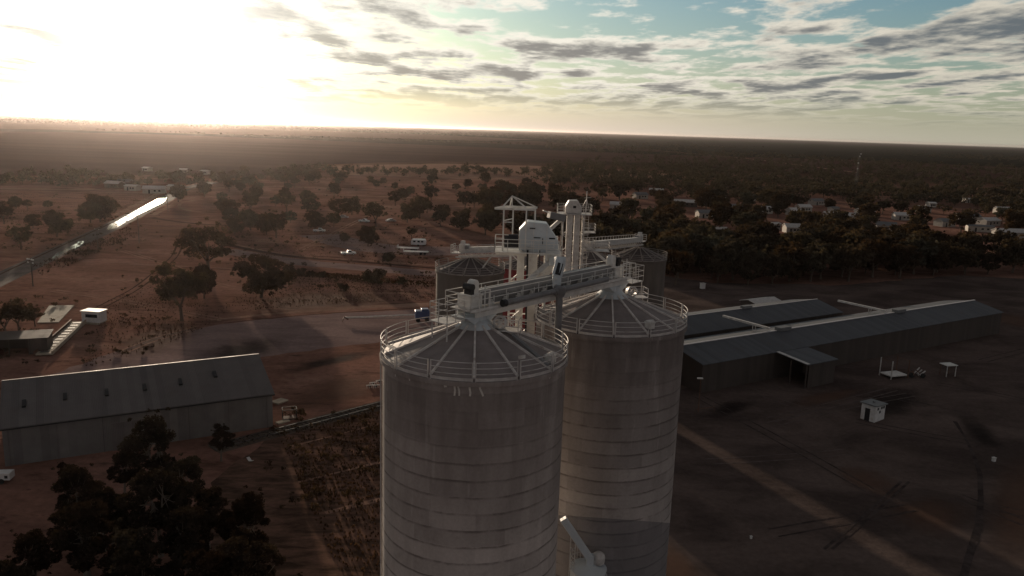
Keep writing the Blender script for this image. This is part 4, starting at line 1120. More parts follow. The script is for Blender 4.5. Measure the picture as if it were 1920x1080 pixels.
# truck loading bin between the silos
BP = at_y(1103, 1064, 50.5)
bn = thing('loading_bin', 'pale truck loading bin with domed fan and sloping conveyor between the silos', 'bin', (BP.x, 50.5, 0))
zt = BP.z
MB().lathe([(1.25, zt - 5), (1.25, zt - 0.1), (1.3, zt - 0.05), (1.3, zt), (0.2, zt + 0.32), (0.01, zt + 0.33)], 40).build('bin', M['pale'], bn, sharp=30)
m = MB(); m.lathe([(0.42, -0.3), (0.46, 0.1), (0.40, 0.34), (0.22, 0.5), (0.01, 0.54)], 20, (0.72, 0.25, zt + 0.55)); m.build('fan_dome', M['galv'], bn)
m = MB(); m.lathe([(0.0, zt - 12), (1.0, zt - 12), (1.0, zt - 11.9), (1.25, zt - 5)], 30); m.build('cone', M['pale'], bn)
cb = MB(); a = Vector((-1.95, -0.2, zt + 3.75)); b = Vector((0.05, 0.0, zt + 0.75))
cb.beam(a, b, 0.42, 0.5); cb.box(b + Vector((0.03, 0, -0.25)), (0.5, 0.5, 0.95)); cb.build('conveyor_casing', M['pale'], bn, bevel=0.03)
m = MB()
for x in (-1.3, -0.95):
    m.beam((x, 0.3, zt - 13), (x, 0.3, zt + 2.2 - (x + 1.3)), 0.07)
for k in range(16):
    z = zt - 13 + k * 0.9
    m.beam((-1.3, 0.3, z), (-0.95, 0.3, z + 0.45), 0.045); m.beam((-0.95, 0.3, z + 0.45), (-1.3, 0.3, z + 0.9), 0.045)
m.build('lattice', M['galv'], bn)
m = MB()
for k in range(10):
    t = math.pi * 0.55 + k * 0.22
    m.beam(pol(1.28, t, zt), pol(1.28, t, zt + 1.0), 0.035)
for z in (0.5, 1.0): m.tube([pol(1.28, math.pi * 0.55 + k * 0.11, zt + z) for k in range(19)], 0.022, 6)
m.build('railing', M['galv'], bn)
MB().beam((1.27, -0.35, zt - 5), (1.27, -0.35, zt - 0.3), 0.06, 0.3).build('ladder', M['white'], bn)
for t in (0.8, 2.3, 3.9, 5.5):
    MB().beam(pol(1.15, t, 0), pol(1.15, t, zt - 5), 0.16).build('leg', M['galv'], bn)

# ------------------------------------------------------------------ left side structures
# weighbridge, its hut, the slab and dark lean-to
wa, wb = at(82, 668), at(148, 607)
wdir = (wb - wa); wl = wdir.length; wang = math.atan2(wdir.y, wdir.x)
w = thing('weighbridge', 'long pale weighbridge deck with dark slots, leading up to the white office hut', 'weighbridge', wa, wang)
MB().box((wl / 2, 0, 0.35), (wl, 2.6, 0.3)).build('deck', M['slab'], w)
for y in (-1.45, 1.45):
    MB().box((wl / 2, y, 0.62), (wl + 0.6, 0.22, 0.7)).build('side_rail', M['slab'] if y < 0 else M['rust'], w)
for k in range(11):
    MB().box((1.2 + k * (wl - 2.4) / 10, 0.1, 0.52), (0.7, 1.5, 0.04)).build('slot', M['black'], w)
oh = at(172, 608)
wo = thing('office_hut', 'small white box office on a pale base at the end of the weighbridge', 'hut', oh + Vector((0, 1.2, 0)), R(-6))
MB().box((0, 0, 0.2), (3.3, 2.8, 0.4)).build('base', M['slab'], wo)
MB().box((0, 0, 1.55), (4.0, 2.5, 2.3)).build('wall', M['hutwall'], wo)
MB().box((0, 0, 2.76), (4.4, 2.9, 0.14)).build('roof', M['white'], wo)
MB().box((0.2, -1.27, 1.8), (2.6, 0.06, 0.7)).build('window', M['glass'], wo)
m = MB(); m.flat([(p.x, p.y) for p in px((70, 606), (92, 574), (140, 573), (110, 605))], 0.12)
m2 = MB(); P4 = px((70, 606), (92, 574), (140, 573), (110, 605)); c4 = sum(P4, Vector()) / 4
m2.add([(p.x - c4.x, p.y - c4.y, z) for z in (0, 0.15) for p in P4], [(0, 1, 2, 3), (7, 6, 5, 4), (0, 4, 5, 1), (1, 5, 6, 2), (2, 6, 7, 3), (3, 7, 4, 0)])
so = m2.build('concrete_slab', M['slab'], None, c4); tag(so, 'bare pale concrete slab on the red ground near the weighbridge', 'slab')
sd = at(50, 668)
ds = thing('machinery_shed', 'dark open-fronted machinery shed at the left edge below the weighbridge', 'shed', sd + Vector((-2.5, 3.0, 0)), R(20))
m = MB(); m.box((0, 2.4, 1.5), (9, 0.14, 3.0)); m.box((-4.43, 0, 1.5), (0.14, 4.9, 3.0)); m.box((4.43, 0, 1.5), (0.14, 4.9, 3.0)); m.box((3.0, -2.4, 1.5), (2.8, 0.14, 3.0)); m.build('wall', M['store_wall'], ds)
MB().box((0, 0, 3.1), (9.6, 5.4, 0.14), Matrix.Rotation(R(3), 3, 'X')).build('roof', M['store_wall'], ds)
for x in (-1.6, 1.5): MB().box((x, -2.4, 1.5), (0.15, 0.15, 3.0)).build('post', M['wood'], ds)
# small white trailer at the left edge
tr = thing('box_trailer', 'small white box trailer at the left edge in front of the long shed', 'trailer', at(8, 903), R(8))
MB().box((0, 0, 0.85), (1.9, 1.3, 0.85)).build('body', M['hutwall'], tr, bevel=0.03)
for x in (-0.35, 0.55): MB().box((x, -0.66, 0.85), (0.35, 0.04, 0.35)).build('hatch', M['black'], tr)
for y in (-0.7, 0.7): MB().tube([(0, y - 0.08, 0.32), (0, y + 0.08, 0.32)], 0.32, 14).build('wheel', M['rubber'], tr)
MB().beam((-0.9, 0, 0.5), (-1.9, 0, 0.45), 0.08).build('drawbar', M['rust'], tr)
# cage and slabs at the shed's end
cg = thing('steel_cage', 'dark open steel cage frame standing near the end of the long left shed', 'frame', at(543, 785), R(20))
m = MB()
for x in (-1, 1):
    for y in (-0.7, 0.7): m.beam((x, y, 0), (x, y, 1.6), 0.09)
for z in (0.1, 1.6):
    for y in (-0.7, 0.7): m.beam((-1, y, z), (1, y, z), 0.09)
    for x in (-1, 1): m.beam((x, -0.7, z), (x, 0.7, z), 0.09)
m.build('frame', M['rubber'], cg); MB().box((0, 0, 0.22), (1.9, 1.3, 0.08)).build('floor', M['rust'], cg)
for i, (a, b, lab) in enumerate((((519, 795), (541, 789), 'pale concrete strip at the end of the long left shed, below the cage'), ((514, 757), (534, 750), 'pale rubble slab behind the dark cage at the shed end'))):
    p, q = at(*a), at(*b); d = q - p
    o = MB().box((0, 0, 0.1), (d.length, 0.9 + 0.8 * i, 0.2)).build('ground_slab', M['slab'], None, (p + q) / 2, math.atan2(d.y, d.x)); tag(o, lab, 'slab')
for i, (x, y) in enumerate(((694, 727), (700, 722), (706, 727), (712, 718))):
    o = thing('plough_part', 'rusty pale tined farm implement lying left of the nearest silo, %s' % ('closest to the silo wall', 'second back of the four', 'nearest the rails', 'farthest left of the four')[(3, 1, 2, 0)[i]], 'implement', at(x, y), R(25), 'farm implements left of the silo')
    m = MB(); m.beam((-0.7, 0, 0.45), (0.7, 0, 0.45), 0.12)
    for k in range(4): m.beam((-0.6 + k * 0.4, 0, 0.45), (-0.6 + k * 0.4, -0.3, 0.02), 0.07)
    m.build('frame', M['galv'], o); MB().tube([(0, 0.3, 0.25), (0, 0.4, 0.25)], 0.25, 12).build('wheel', M['rubber'], o)
# white debris by the trees
o = thing('metal_sheet', 'bent white metal sheet lying in the shade below the long left shed', 'scrap', at(469, 864), R(-50))
MB().box((-0.35, 0, 0.12), (0.8, 0.4, 0.05), Matrix.Rotation(0.3, 3, 'Y')).build('panel', M['hutwall'], o); MB().box((0.4, 0, 0.15), (0.8, 0.35, 0.05), Matrix.Rotation(-0.35, 3, 'Y')).build('panel', M['hutwall'], o)
# grain auger with blue engine body
ga, gb = at(643, 604), at(778, 602)
au = thing('grain_auger', 'long pale grain auger with blue engine body on the road behind the near silo', 'auger', ga, math.atan2((gb - ga).y, (gb - ga).x))
gl = (gb - ga).length
MB().tube([(0.3, 0, 1.0), (gl, 0, 1.5)], 0.16, 10).build('tube', M['white'], au)
m = MB(); m.beam((0, 0, 0.9), (gl, 0, 0.7), 0.10); [m.beam((k * gl / 9, 0, 0.9), ((k + 0.5) * gl / 9, 0, 1.25), 0.05) for k in range(9)]; m.build('truss', M['black'], au)
m = MB(); m.beam((-0.2, 0, 0), (0.4, 0, 1.3), 0.15); m.beam((0.2, 0, 1.2), (1.2, 0, 0.6), 0.3); m.build('spout_end', M['rust'], au)
e = MB(); e.box((gl + 1.6, 0, 1.6), (3.2, 2.0, 1.8)); e.box((gl + 2.2, 0, 2.7), (1.6, 1.6, 0.4)); e.build('engine_body', M['blue'], au, bevel=0.06)
for x in (gl + 0.6, gl + 2.6):
    for y in (-1.0, 1.0): MB().tube([(x, y - 0.12, 0.5), (x, y + 0.12, 0.5)], 0.5, 14).build('wheel', M['rubber'], au)
# railway line
rA = at(400, 842); rB = at(725, 757)
rd = (rB - rA).normalized(); rang = math.atan2(rd.y, rd.x)
rl = thing('railway_track', 'railway track of two rails running past the end of the long left shed', 'railway', rA, rang)
LR = 110
for y in (-0.75, 0.75): MB().box((LR / 2, y, 0.24), (LR, 0.09, 0.16)).build('rail', M['rail'], rl)
m = MB()
for k in range(int(LR / 0.75)): m.box((k * 0.75, 0, 0.10), (0.24, 2.4, 0.14))
tag(m.build('sleepers', M['wood'], rl), kind='stuff')
un2 = Vector((-rd.y, rd.x, 0))
strip('ballast', [rA, rA + rd * LR], 3.6, M['ballast'], 0.016, jag=0.2)

# power poles of the left road
for i, (bx, by, tx, ty, lab, arms) in enumerate(((62, 537, 59, 484, 'tall pole with a crossarm of lamps beside the wet road, nearest the left edge', 2), (184, 466, 182, 428, 'thin timber power pole beside the wet road, second from the left edge', 1), (261, 456, 261, 392, 'thin timber power pole on the bare ground right of the bright wet road', 1), (315, 398, 315, 366, 'thin timber power pole at the far end of the bright wet road', 1))):
    b = at(bx, by); h = at_y(tx, ty, b.y).z
    p = thing('power_pole', lab, 'pole', b, R(-30))
    MB().tube([(0, 0, 0), (0, 0, h)], [0.16, 0.11], 8).build('pole', M['wood'], p)
    MB().box((0, 0.02, h - 0.5), (2.6 if arms == 1 else 2.8, 0.14, 0.16)).build('crossarm', M['wood'], p)
    if arms == 2:
        MB().box((0, 0.02, h - 1.3), (2.4, 0.12, 0.14)).build('crossarm', M['wood'], p)
        for x in (-1.3, -0.6, 0.6, 1.3):
            MB().box((x, -0.15, h - 0.3), (0.42, 0.3, 0.36)).build('lamp_head', M['galv'], p, bevel=0.04)
        for x in (-1.1, 1.1): MB().box((x, -0.15, h - 1.15), (0.35, 0.28, 0.3)).build('lamp_head', M['galv'], p, bevel=0.04)
    else:
        for x in (-1.1, 0, 1.1): MB().lathe([(0.07, 0), (0.09, 0.12), (0.04, 0.25), (0.01, 0.26)], 8, (x, 0.02, h - 0.42)).build('insulator', M['hutwall'], p)

# radio mast over the town
mp = at(1603, 366); mh = at_y(1608, 285, mp.y).z
ms = thing('radio_mast', 'tall thin lattice radio mast with pale dishes above the town at right', 'mast', mp)
m = MB()
for k in range(3):
    a = k * 2 * math.pi / 3; m.beam((1.3 * math.cos(a), 1.3 * math.sin(a), 0), (0.5 * math.cos(a), 0.5 * math.sin(a), mh), 0.15)
n = 18
for k in range(n):
    z0, z1 = mh * k / n, mh * (k + 1) / n
    for j in range(3):
        a, b = j * 2 * math.pi / 3, (j + 1) * 2 * math.pi / 3; r0 = 1.3 - 0.8 * k / n; r1 = 1.3 - 0.8 * (k + 1) / n
        m.beam((r0 * math.cos(a), r0 * math.sin(a), z0), (r1 * math.cos(b), r1 * math.sin(b), z1), 0.08)
m.build('lattice', M['rubber'], ms)
for z, x in ((mh * 0.75, -0.9), (mh * 0.62, -1.0), (mh * 0.96, 0.4), (mh * 0.90, -0.3)):
    MB().tube([(x, -1.0, z), (x, -1.4, z)], [0.35, 0.6], 14).build('dish', M['hutwall'], ms)


# ------------------------------------------------------------------ vehicles
def make_car(label, paint, kind='car'):
    r_ = thing('parked_car' if kind == 'car' else 'ute', label, 'car' if kind == 'car' else 'ute', (0, 0, 0))
    L_, W_ = 4.6, 1.8
    if kind == 'car':
        prof = [(-2.3, 0.3), (-2.3, 0.85), (-1.7, 0.95), (-1.1, 1.42), (0.6, 1.45), (1.2, 0.98), (2.2, 0.82), (2.3, 0.3)]
    else:
        prof = [(-2.5, 0.4), (-2.5, 1.0), (-0.5, 1.0), (-0.4, 1.6), (0.7, 1.62), (1.25, 1.05), (2.3, 0.95), (2.4, 0.4)]
    MB().prism(prof, -W_ / 2, W_ / 2).build('body', paint, r_, bevel=0.06)
    g = [(-1.0, 1.0), (-0.85, 1.34), (0.5, 1.36), (0.95, 1.0)] if kind == 'car' else [(-0.3, 1.08), (-0.25, 1.5), (0.6, 1.52), (1.0, 1.08)]
    MB().prism(g, -W_ / 2 - 0.012, W_ / 2 + 0.012).build('window', M['glass'], r_)
    for x in (-1.45, 1.4):
        for y in (-0.82, 0.82):
            t = MB().tube([(x, y - 0.12, 0.34), (x, y + 0.12, 0.34)], 0.34, 14).build('wheel', M['rubber'], r_)
            MB().tube([(x, y - 0.13, 0.34), (x, y + 0.13, 0.34)], 0.18, 10).build('rim', M['galv'], t)
    for y in (-0.65, 0.65): MB().box((2.26, y, 0.7), (0.08, 0.3, 0.14)).build('headlight', M['hutwall'], r_)
    return r_
carA = make_car('white ute parked alone on the dirt beside the dark earth bank', M['car_white'], 'ute')
carA.location = at(654, 478); carA.rotation_euler.z = R(20)
for (x, y, rz, lab) in ((599, 435, 10, 'white ute under the dark trees left of the bare track'), (683, 417, -15, 'white ute parked left of the spreading tree among the scattered gums')):
    dup(carA, None, at(x, y), R(rz), lab)
carB = make_car('pale silver car parked by the trees at the edge of the bare ground', M['car_silver'])
carB.location = at(644, 409); carB.rotation_euler.z = R(-5)
dup(carB, None, at(733, 416), R(30), 'pale silver car parked at right of the spreading tree')
dup(carB, None, at(1500, 399), R(15), 'pale silver car between the white houses of the town')
# caravan and flat trailers
cv = thing('caravan', 'white caravan parked on the grey dirt behind the left silo', 'caravan', at(785, 461), R(-4))
MB().prism([(-2.6, 0.5), (-2.7, 1.6), (-2.4, 2.5), (2.3, 2.6), (2.7, 1.9), (2.6, 0.5)], -1.1, 1.1).build('body', M['car_white'], cv, bevel=0.1)
for x in (-1.4, 0.2, 1.5): MB().box((x, -1.12, 1.75), (0.9, 0.05, 0.55)).build('window', M['glass'], cv)
for y in (-1.0, 1.0): MB().tube([(0, y - 0.1, 0.35), (0, y + 0.1, 0.35)], 0.35, 12).build('wheel', M['rubber'], cv)
MB().beam((2.6, 0, 0.5), (3.7, 0, 0.45), 0.1).build('drawbar', M['rust'], cv)
for (x, y, l_, rz, lab) in ((765, 470, 7.5, -6, 'long pale flatbed trailer parked in front of the caravan, the rear one of two'), (780, 477, 8.5, 2, 'long pale flatbed trailer parked nearest the silo, in front of the other trailer')):
    t = thing('flatbed_trailer', lab, 'trailer', at(x, y), R(rz), 'flatbed trailers near the caravan')
    MB().box((0, 0, 1.0), (l_, 2.3, 0.25)).build('deck', M['galv'], t); MB().box((-l_ / 2, 0, 1.5), (0.12, 2.3, 0.8)).build('headboard', M['galv'], t)
    for xx in (l_ * 0.2, l_ * 0.36):
        for y_ in (-0.95, 0.95): MB().tube([(xx, y_ - 0.12, 0.45), (xx, y_ + 0.12, 0.45)], 0.45, 12).build('wheel', M['rubber'], t)

# ------------------------------------------------------------------ houses of the town
M['house_wall'] = plain('cream_house_paint', (0.40, 0.37, 0.33), 0.8, var=0.2, scale=0.4)
wl_, ol_ = M['house_wall'], M['store_wall']
houses = [(1381, 396, 11, 8, wl_, M['hutroof'], 'grey roofed white house in the trees just right of the far right silo'), (1350, 370, 8, 5, wl_, M['white'], 'tiny white shed far off in the town, left of the grey roofed house'), (1432, 400, 8, 6, wl_, M['galv'], 'pale house among brownish trees, left of the white pair'),
          (1489, 403, 8, 6, wl_, M['galv'], 'white house with two dark windows facing the silos, left one of a pair'), (1506, 396, 8, 6, wl_, M['galv'], 'cream house close behind the white house of the pair'), (1562, 398, 5, 5, wl_, M['hutroof'], 'square pale cube-like house below the radio mast'),
          (1576, 412, 18, 7, wl_, M['galv'], 'long low pale roofed building below the cube-like house'), (1484, 436, 7, 6, wl_, M['galv'], 'pale shed with a wide dark opening at the front of the town trees'), (1452, 430, 4, 4, wl_, M['galv'], 'tiny pale shed in the dark trees, left of the shed with the opening'),
          (1812, 414, 14, 6, wl_, M['hutroof'], 'long white house at the right of the town, left of the pale gabled one'), (1852, 422, 10, 7, wl_, M['galv'], 'pale gabled house at the right of the town'), (1836, 434, 12, 5, wl_, M['hutroof'], 'low cream building in front of the pale gabled house'), (1893, 445, 14, 7, wl_, M['galv'], 'cream house at the right edge among dark trees'),
          (1730, 398, 8, 6, wl_, M['galv'], 'small pale house far off right of the radio mast'), (1745, 388, 5, 5, wl_, M['white'], 'small white shed with bright wall far off right of the radio mast'), (1815, 380, 7, 5, wl_, M['galv'], 'small pale house in a far clearing at right'), (1660, 432, 9, 6, wl_, M['hutroof'], 'dim grey roofed house half buried in the right hand trees'),
          (1285, 387, 14, 6, ol_, M['galv'], 'low shed with bright roof edge just above the far right silo'), (1230, 364, 10, 6, ol_, M['galv'], 'pale roofed shed far off behind the second elevator tower'), (1200, 372, 9, 6, wl_, M['hutroof'], 'grey roofed house far off behind the elevator towers'), (1345, 440, 8, 5, ol_, M['galv'], 'low pale roofed shed at the front edge of the town trees'),
          (249, 357, 8, 5, wl_, M['white'], 'white roofed shed near the far end of the wet road'), (290, 362, 12, 6, wl_, M['galv'], 'long low pale shed right beside the far end of the wet road'), (215, 352, 10, 6, ol_, M['galv'], 'dark walled shed left of the white roofed shed'), (235, 349, 8, 6, ol_, M['hutroof'], 'dark roofed shed just behind the white roofed shed'), (330, 357, 9, 5, wl_, M['galv'], 'pale building at the junction past the wet road'),
          (276, 321, 6, 5, wl_, M['white'], 'tiny white farm building out on the dark paddock, leftmost of three'), (345, 324, 6, 5, wl_, M['white'], 'tiny white farm building out on the dark paddock, middle of three'), (385, 327, 6, 5, wl_, M['white'], 'tiny white farm building out on the dark paddock, rightmost of three')]
houses += [(1405, 376, 9, 6, wl_, M['galv'], 'small white house in a clearing below the pale farm road at right'), (1530, 384, 9, 6, wl_, M['hutroof'], 'cream house in a far clearing just left of the radio mast'), (1620, 404, 10, 6, wl_, M['galv'], 'white house right of the radio mast foot, among trees'), (1690, 412, 9, 6, wl_, M['galv'], 'cream house between the radio mast and the long white house'),
           (1770, 424, 9, 6, wl_, M['hutroof'], 'grey roofed white house left of the long white house at right'), (1880, 400, 10, 6, wl_, M['galv'], 'white house far back above the pale gabled one at right'), (1320, 408, 8, 6, wl_, M['hutroof'], 'cream house in trees above the far right silo'), (1160, 392, 10, 6, wl_, M['galv'], 'white house in trees behind the right hand rear conveyor')]
hr = random.Random(5)
for (x, y, dx, dy, wm, rm, lab) in houses:
    h = small_building('house' if 'house' in lab else 'shed', lab, 'house' if 'house' in lab else 'shed', at(x, y), R(hr.uniform(-18, 22)), dx, dy, 2.8, 4.2 if dy > 5 else 3.4, wm, rm, True, 2)


# ------------------------------------------------------------------ trees
def leaf_quads(rs, centres, radii, counts, size, flat=0.75):
    """many leaf-clump faces spread through balls: (verts, n)"""
    out = []
    for c, r_, n in zip(centres, radii, counts):
        u = rs.normal(size=(n, 3)); u /= np.linalg.norm(u, axis=1)[:, None]
        rad = r_ * rs.uniform(0.25, 1.0, n) ** 0.55
        p = u * rad[:, None]; p[:, 2] *= flat
        p += c
        a = rs.normal(size=(n, 3)); a /= np.linalg.norm(a, axis=1)[:, None]
        b = np.cross(a, rs.normal(size=(n, 3))); b /= np.linalg.norm(b, axis=1)[:, None]
        s = size * rs.uniform(0.55, 1.35, n)[:, None]
        a = a * s; b = b * s * 0.62
        out.append(np.stack([p - a, p + b * 0.9, p + a, p - b * 0.9], axis=1))
    return np.concatenate(out).reshape(-1, 3)

def quad_mesh(name, v, mat):
    n = len(v) // 4
    me = bpy.data.meshes.new(name)
    me.vertices.add(len(v)); me.vertices.foreach_set('co', np.ascontiguousarray(v, dtype=np.float32).ravel())
    me.loops.add(4 * n); me.loops.foreach_set('vertex_index', np.arange(4 * n, dtype=np.int32))
    me.polygons.add(n); me.polygons.foreach_set('loop_start', np.arange(0, 4 * n, 4, dtype=np.int32))
    me.update(calc_edges=True); me.materials.append(mat)
    return me

def tree_proto(seed, style, h, cr, nclump, per, size, leaf, bark):
    """returns (trunk mesh, crown mesh); a forked trunk whose limbs end in the leaf clumps"""
    rr = random.Random(seed); rs = np.random.RandomState(seed)
    cent = []; rad = []
    m = MB()
    z_lo = {'gum': 0.42, 'bushy': 0.26, 'tall': 0.30, 'shrub': 0.10}[style] * h
    fork = {'gum': 0.26, 'bushy': 0.16, 'tall': 0.30, 'shrub': 0.05}[style] * h
    lean = Vector((rr.uniform(-0.06, 0.06) * h, rr.uniform(-0.06, 0.06) * h, 0))
    base_r = {'gum': 0.030, 'bushy': 0.032, 'tall': 0.022, 'shrub': 0.03}[style] * h
    f = Vector((lean.x * 0.5, lean.y * 0.5, fork))
    m.tube([(0, 0, -0.15), (lean.x * 0.1, lean.y * 0.2, fork * 0.5), f], [base_r * 1.25, base_r, base_r * 0.85], 7)
    nl = {'gum': 4, 'bushy': 5, 'tall': 3, 'shrub': 4}[style]
    limbs = []
    for k in range(nl):
        a = 2 * math.pi * (k + rr.uniform(-0.25, 0.25)) / nl
        o = cr * rr.uniform(0.3, 0.62) * (0.55 if style == 'tall' else 1)
        top = Vector((math.cos(a) * o + lean.x, math.sin(a) * o + lean.y, h * rr.uniform(0.62, 0.82)))
        midp = f.lerp(top, 0.5) + Vector((math.cos(a) * o * 0.15, math.sin(a) * o * 0.15, rr.uniform(-0.03, 0.03) * h))
        m.tube([f, midp, top], [base_r * 0.62, base_r * 0.42, base_r * 0.18], 6)
        limbs.append((f, midp, top))
    for i in range(nclump):
        for _ in range(30):
            a = rr.uniform(0, 2 * math.pi); t = i / max(1, nclump - 1)
            z = z_lo + (h * 0.93 - z_lo) * rr.uniform(0, 1) ** 0.8
            q = (z - z_lo) / (h - z_lo)
            prof = math.sin(math.pi * (0.16 + 0.80 * q)) ** 0.7
            o = cr * prof * math.sqrt(rr.uniform(0.02, 1.0))
            c = Vector((math.cos(a) * o + lean.x, math.sin(a) * o + lean.y, z))
            r0 = cr * rr.uniform(0.24, 0.42) * (0.8 if style == 'gum' else 1.0)
            if style == 'tall': r0 = cr * rr.uniform(0.22, 0.46)
            if all((c - Vector(cc)).length > 0.6 * (r0 + r1) * 0.75 for cc, r1 in zip(cent, rad)): break
        cent.append(tuple(c)); rad.append(r0)
        l = min(limbs, key=lambda L_: min((c - L_[1]).length, (c - L_[2]).length))
        s = l[1].lerp(l[2], rr.uniform(0.0, 0.9))
        m.tube([s, s.lerp(c, 0.55) + Vector((0, 0, -0.04 * h)), c], [base_r * 0.24, base_r * 0.15, base_r * 0.05], 5, cap=False)
    counts = [max(8, int(per * (r_ / (0.33 * cr)) ** 2)) for r_ in rad]
    v = leaf_quads(rs, [np.array(c) for c in cent], rad, counts, size)
    # stray sprays that break the outline
    ns = nclump * 2
    sc = [np.array(cent[rr.randrange(nclump)]) + rs.normal(size=3) * cr * 0.24 for _ in range(ns)]
    v2 = leaf_quads(rs, sc, [cr * 0.11] * ns, [max(4, per // 14)] * ns, size)
    cm = quad_mesh('crown', np.concatenate([v, v2]), leaf)
    to = m.build('trunk', bark)
    tm = to.data; bpy.data.objects.remove(to)
    return tm, cm

tree_r = random.Random(21)
def plant(name, label, cat, proto, loc, s=1.0, group=None, sz=None):
    tm, cm = proto
    root = thing(name, label, cat, loc, tree_r.uniform(0, 6.28), group)
    root.scale = (s, s, sz or s)
    for nm, me in (('trunk', tm), ('crown', cm)):
        o = bpy.data.objects.new(nm, me); scene.collection.objects.link(o); o.parent = root
    return root

GUM = [tree_proto(100 + i, 'gum', 10, 4.6, 20, 190, 0.30, M['leaf'], M['bark']) for i in range(3)]
BUSHY = [tree_proto(200 + i, 'bushy', 8, 4.3, 24, 190, 0.30, M['leaf3'] if i == 1 else M['leaf'], M['bark']) for i in range(3)]
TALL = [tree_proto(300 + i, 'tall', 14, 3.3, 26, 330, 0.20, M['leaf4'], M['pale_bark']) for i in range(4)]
SHRUB = [tree_proto(400 + i, 'shrub', 3, 2.1, 16, 160, 0.18, M['leaf3'], M['bark']) for i in range(2)]
TOWN = [tree_proto(500 + i, 'bushy' if i % 2 else 'gum', 11, 5.4, 22, 70, 0.62, (M['leaf2'], M['leaf'], M['leaf3'])[i % 3], M['bark']) for i in range(6)]
HP0 = {'gum': 10, 'bushy': 8, 'tall': 14, 'shrub': 3}

def tree_px(kind, bx, by, ty, label, name=None, cat='tree', i=0, group=None, wide=1.0):
    b = at(bx, by); h = at_y(bx, ty, b.y).z
    pr = {'gum': GUM, 'bushy': BUSHY, 'tall': TALL, 'shrub': SHRUB}[kind]
    s = h / (HP0[kind] * 1.02)
    r_ = plant(name or {'gum': 'gum_tree', 'bushy': 'bushy_tree', 'tall': 'tall_gum_tree', 'shrub': 'shrub'}[kind], label, cat, pr[i % len(pr)], b, s, group)
    r_.scale = (s * wide, s * wide, s)
    return r_

# the trees one can tell apart, left to right and near to far
T_ = tree_px
T_('gum', 341, 602, 494, 'slender open-crowned gum with a bare leaning trunk at the edge of the grey road', i=0, wide=0.95)
T_('bushy', 383, 560, 498, 'small dark tree close behind the slender open-crowned gum', i=1, wide=0.8)
T_('gum', 392, 516, 420, 'largest spreading dark gum left of centre, standing behind the slender one', i=1, wide=1.15)
T_('bushy', 490, 558, 478, 'round dense dark tree with a short trunk on the red ground', i=0, wide=1.15)
T_('shrub', 704, 531, 505, 'round dark shrub casting a long shadow on the red ground', cat='shrub', i=0, wide=1.1)
for k, (x, y, ty, lab) in enumerate(((643, 546, 532, 'small low shrub on red ground below the round dark shrub'), (753, 533, 519, 'small shrub right of the round dark shrub'), (728, 490, 474, 'dark shrub beside the earth bank near the flatbed trailers'), (542, 512, 496, 'upright dark bush at the left end of the low bush row'), (566, 515, 503, 'dark bush second in the low bush row'), (583, 517, 507, 'low bush third in the low bush row'), (606, 519, 509, 'low bush at the right end of the low bush row'))):
    T_('shrub', x, y, ty, lab, cat='shrub', i=k)
for k, (kind, x, y, ty, lab) in enumerate((
        ('bushy', 107, 444, 394, 'dark dense tree left of the wet road, beside a paler smaller one'), ('gum', 40, 468, 420, 'dark gum with a thin trunk at the far left, nearest the wet road'), ('bushy', 188, 416, 366, 'broad dark tree clump on the left side of the bright wet road'), ('bushy', 170, 418, 378, 'dark tree merged with the broad clump left of the bright wet road'), ('gum', 205, 408, 372, 'dark gum at right of the broad clump beside the bright wet road'),
        ('bushy', 62, 428, 402, 'small brownish tree left of the dark dense tree'), ('gum', 8, 420, 378, 'dark gum cut by the left edge of the picture, the upper one'), ('bushy', 30, 392, 368, 'small dark tree behind the gum at the left edge'), ('gum', 52, 395, 374, 'small thin gum beside the small dark tree at far left'), ('shrub', 90, 388, 376, 'small grey bush on the bare rise at far left'),
        ('gum', 518, 446, 395, 'tall dark gum at left of a pair in the middle distance'), ('bushy', 500, 440, 402, 'dense dark tree at the left foot of the tall pair'), ('bushy', 590, 432, 394, 'dark rounded tree behind the white ute'), ('gum', 634, 413, 368, 'dark branching gum behind the silver car'), ('gum', 705, 426, 378, 'spreading gum with low forked trunk beside the white ute'), ('gum', 787, 408, 366, 'forked gum on bare ground behind the caravan'),
        ('bushy', 645, 455, 436, 'low dense dark tree in the middle of the bare dirt'), ('bushy', 690, 462, 424, 'dark tree right of the low dense one on the bare dirt'), ('gum', 772, 448, 425, 'thin leafless looking tree behind the caravan'), ('bushy', 470, 432, 392, 'dark tree left of the tall pair in the middle distance'), ('gum', 430, 412, 372, 'gum just behind the largest spreading gum'), ('bushy', 440, 440, 408, 'dark bushy tree to the right of the largest spreading gum'),
        ('bushy', 415, 398, 372, 'dark tree far behind the largest spreading gum'), ('gum', 468, 398, 366, 'thin gum in front of the curved bank loop'), ('gum', 538, 398, 360, 'gum far behind the tall pair'), ('bushy', 577, 384, 356, 'dark stubby tree by the far dirt road, right of the thin ones'), ('bushy', 535, 371, 352, 'dark stubby tree by the far dirt road, left one'), ('gum', 430, 360, 338, 'broad dark crown near the far junction right of the wet road'), ('bushy', 452, 360, 342, 'dark crown right of the broad one near the far junction'),
        ('gum', 12, 612 + 20, 565, 'bare thin tree at the left edge beside the machinery shed'), ('gum', 36, 622, 562, 'spindly tree between the machinery shed and the concrete slab'), ('gum', 66, 612, 572, 'small spindly tree at the corner of the concrete slab'))):
    T_(kind, x, y, ty, lab, i=k)

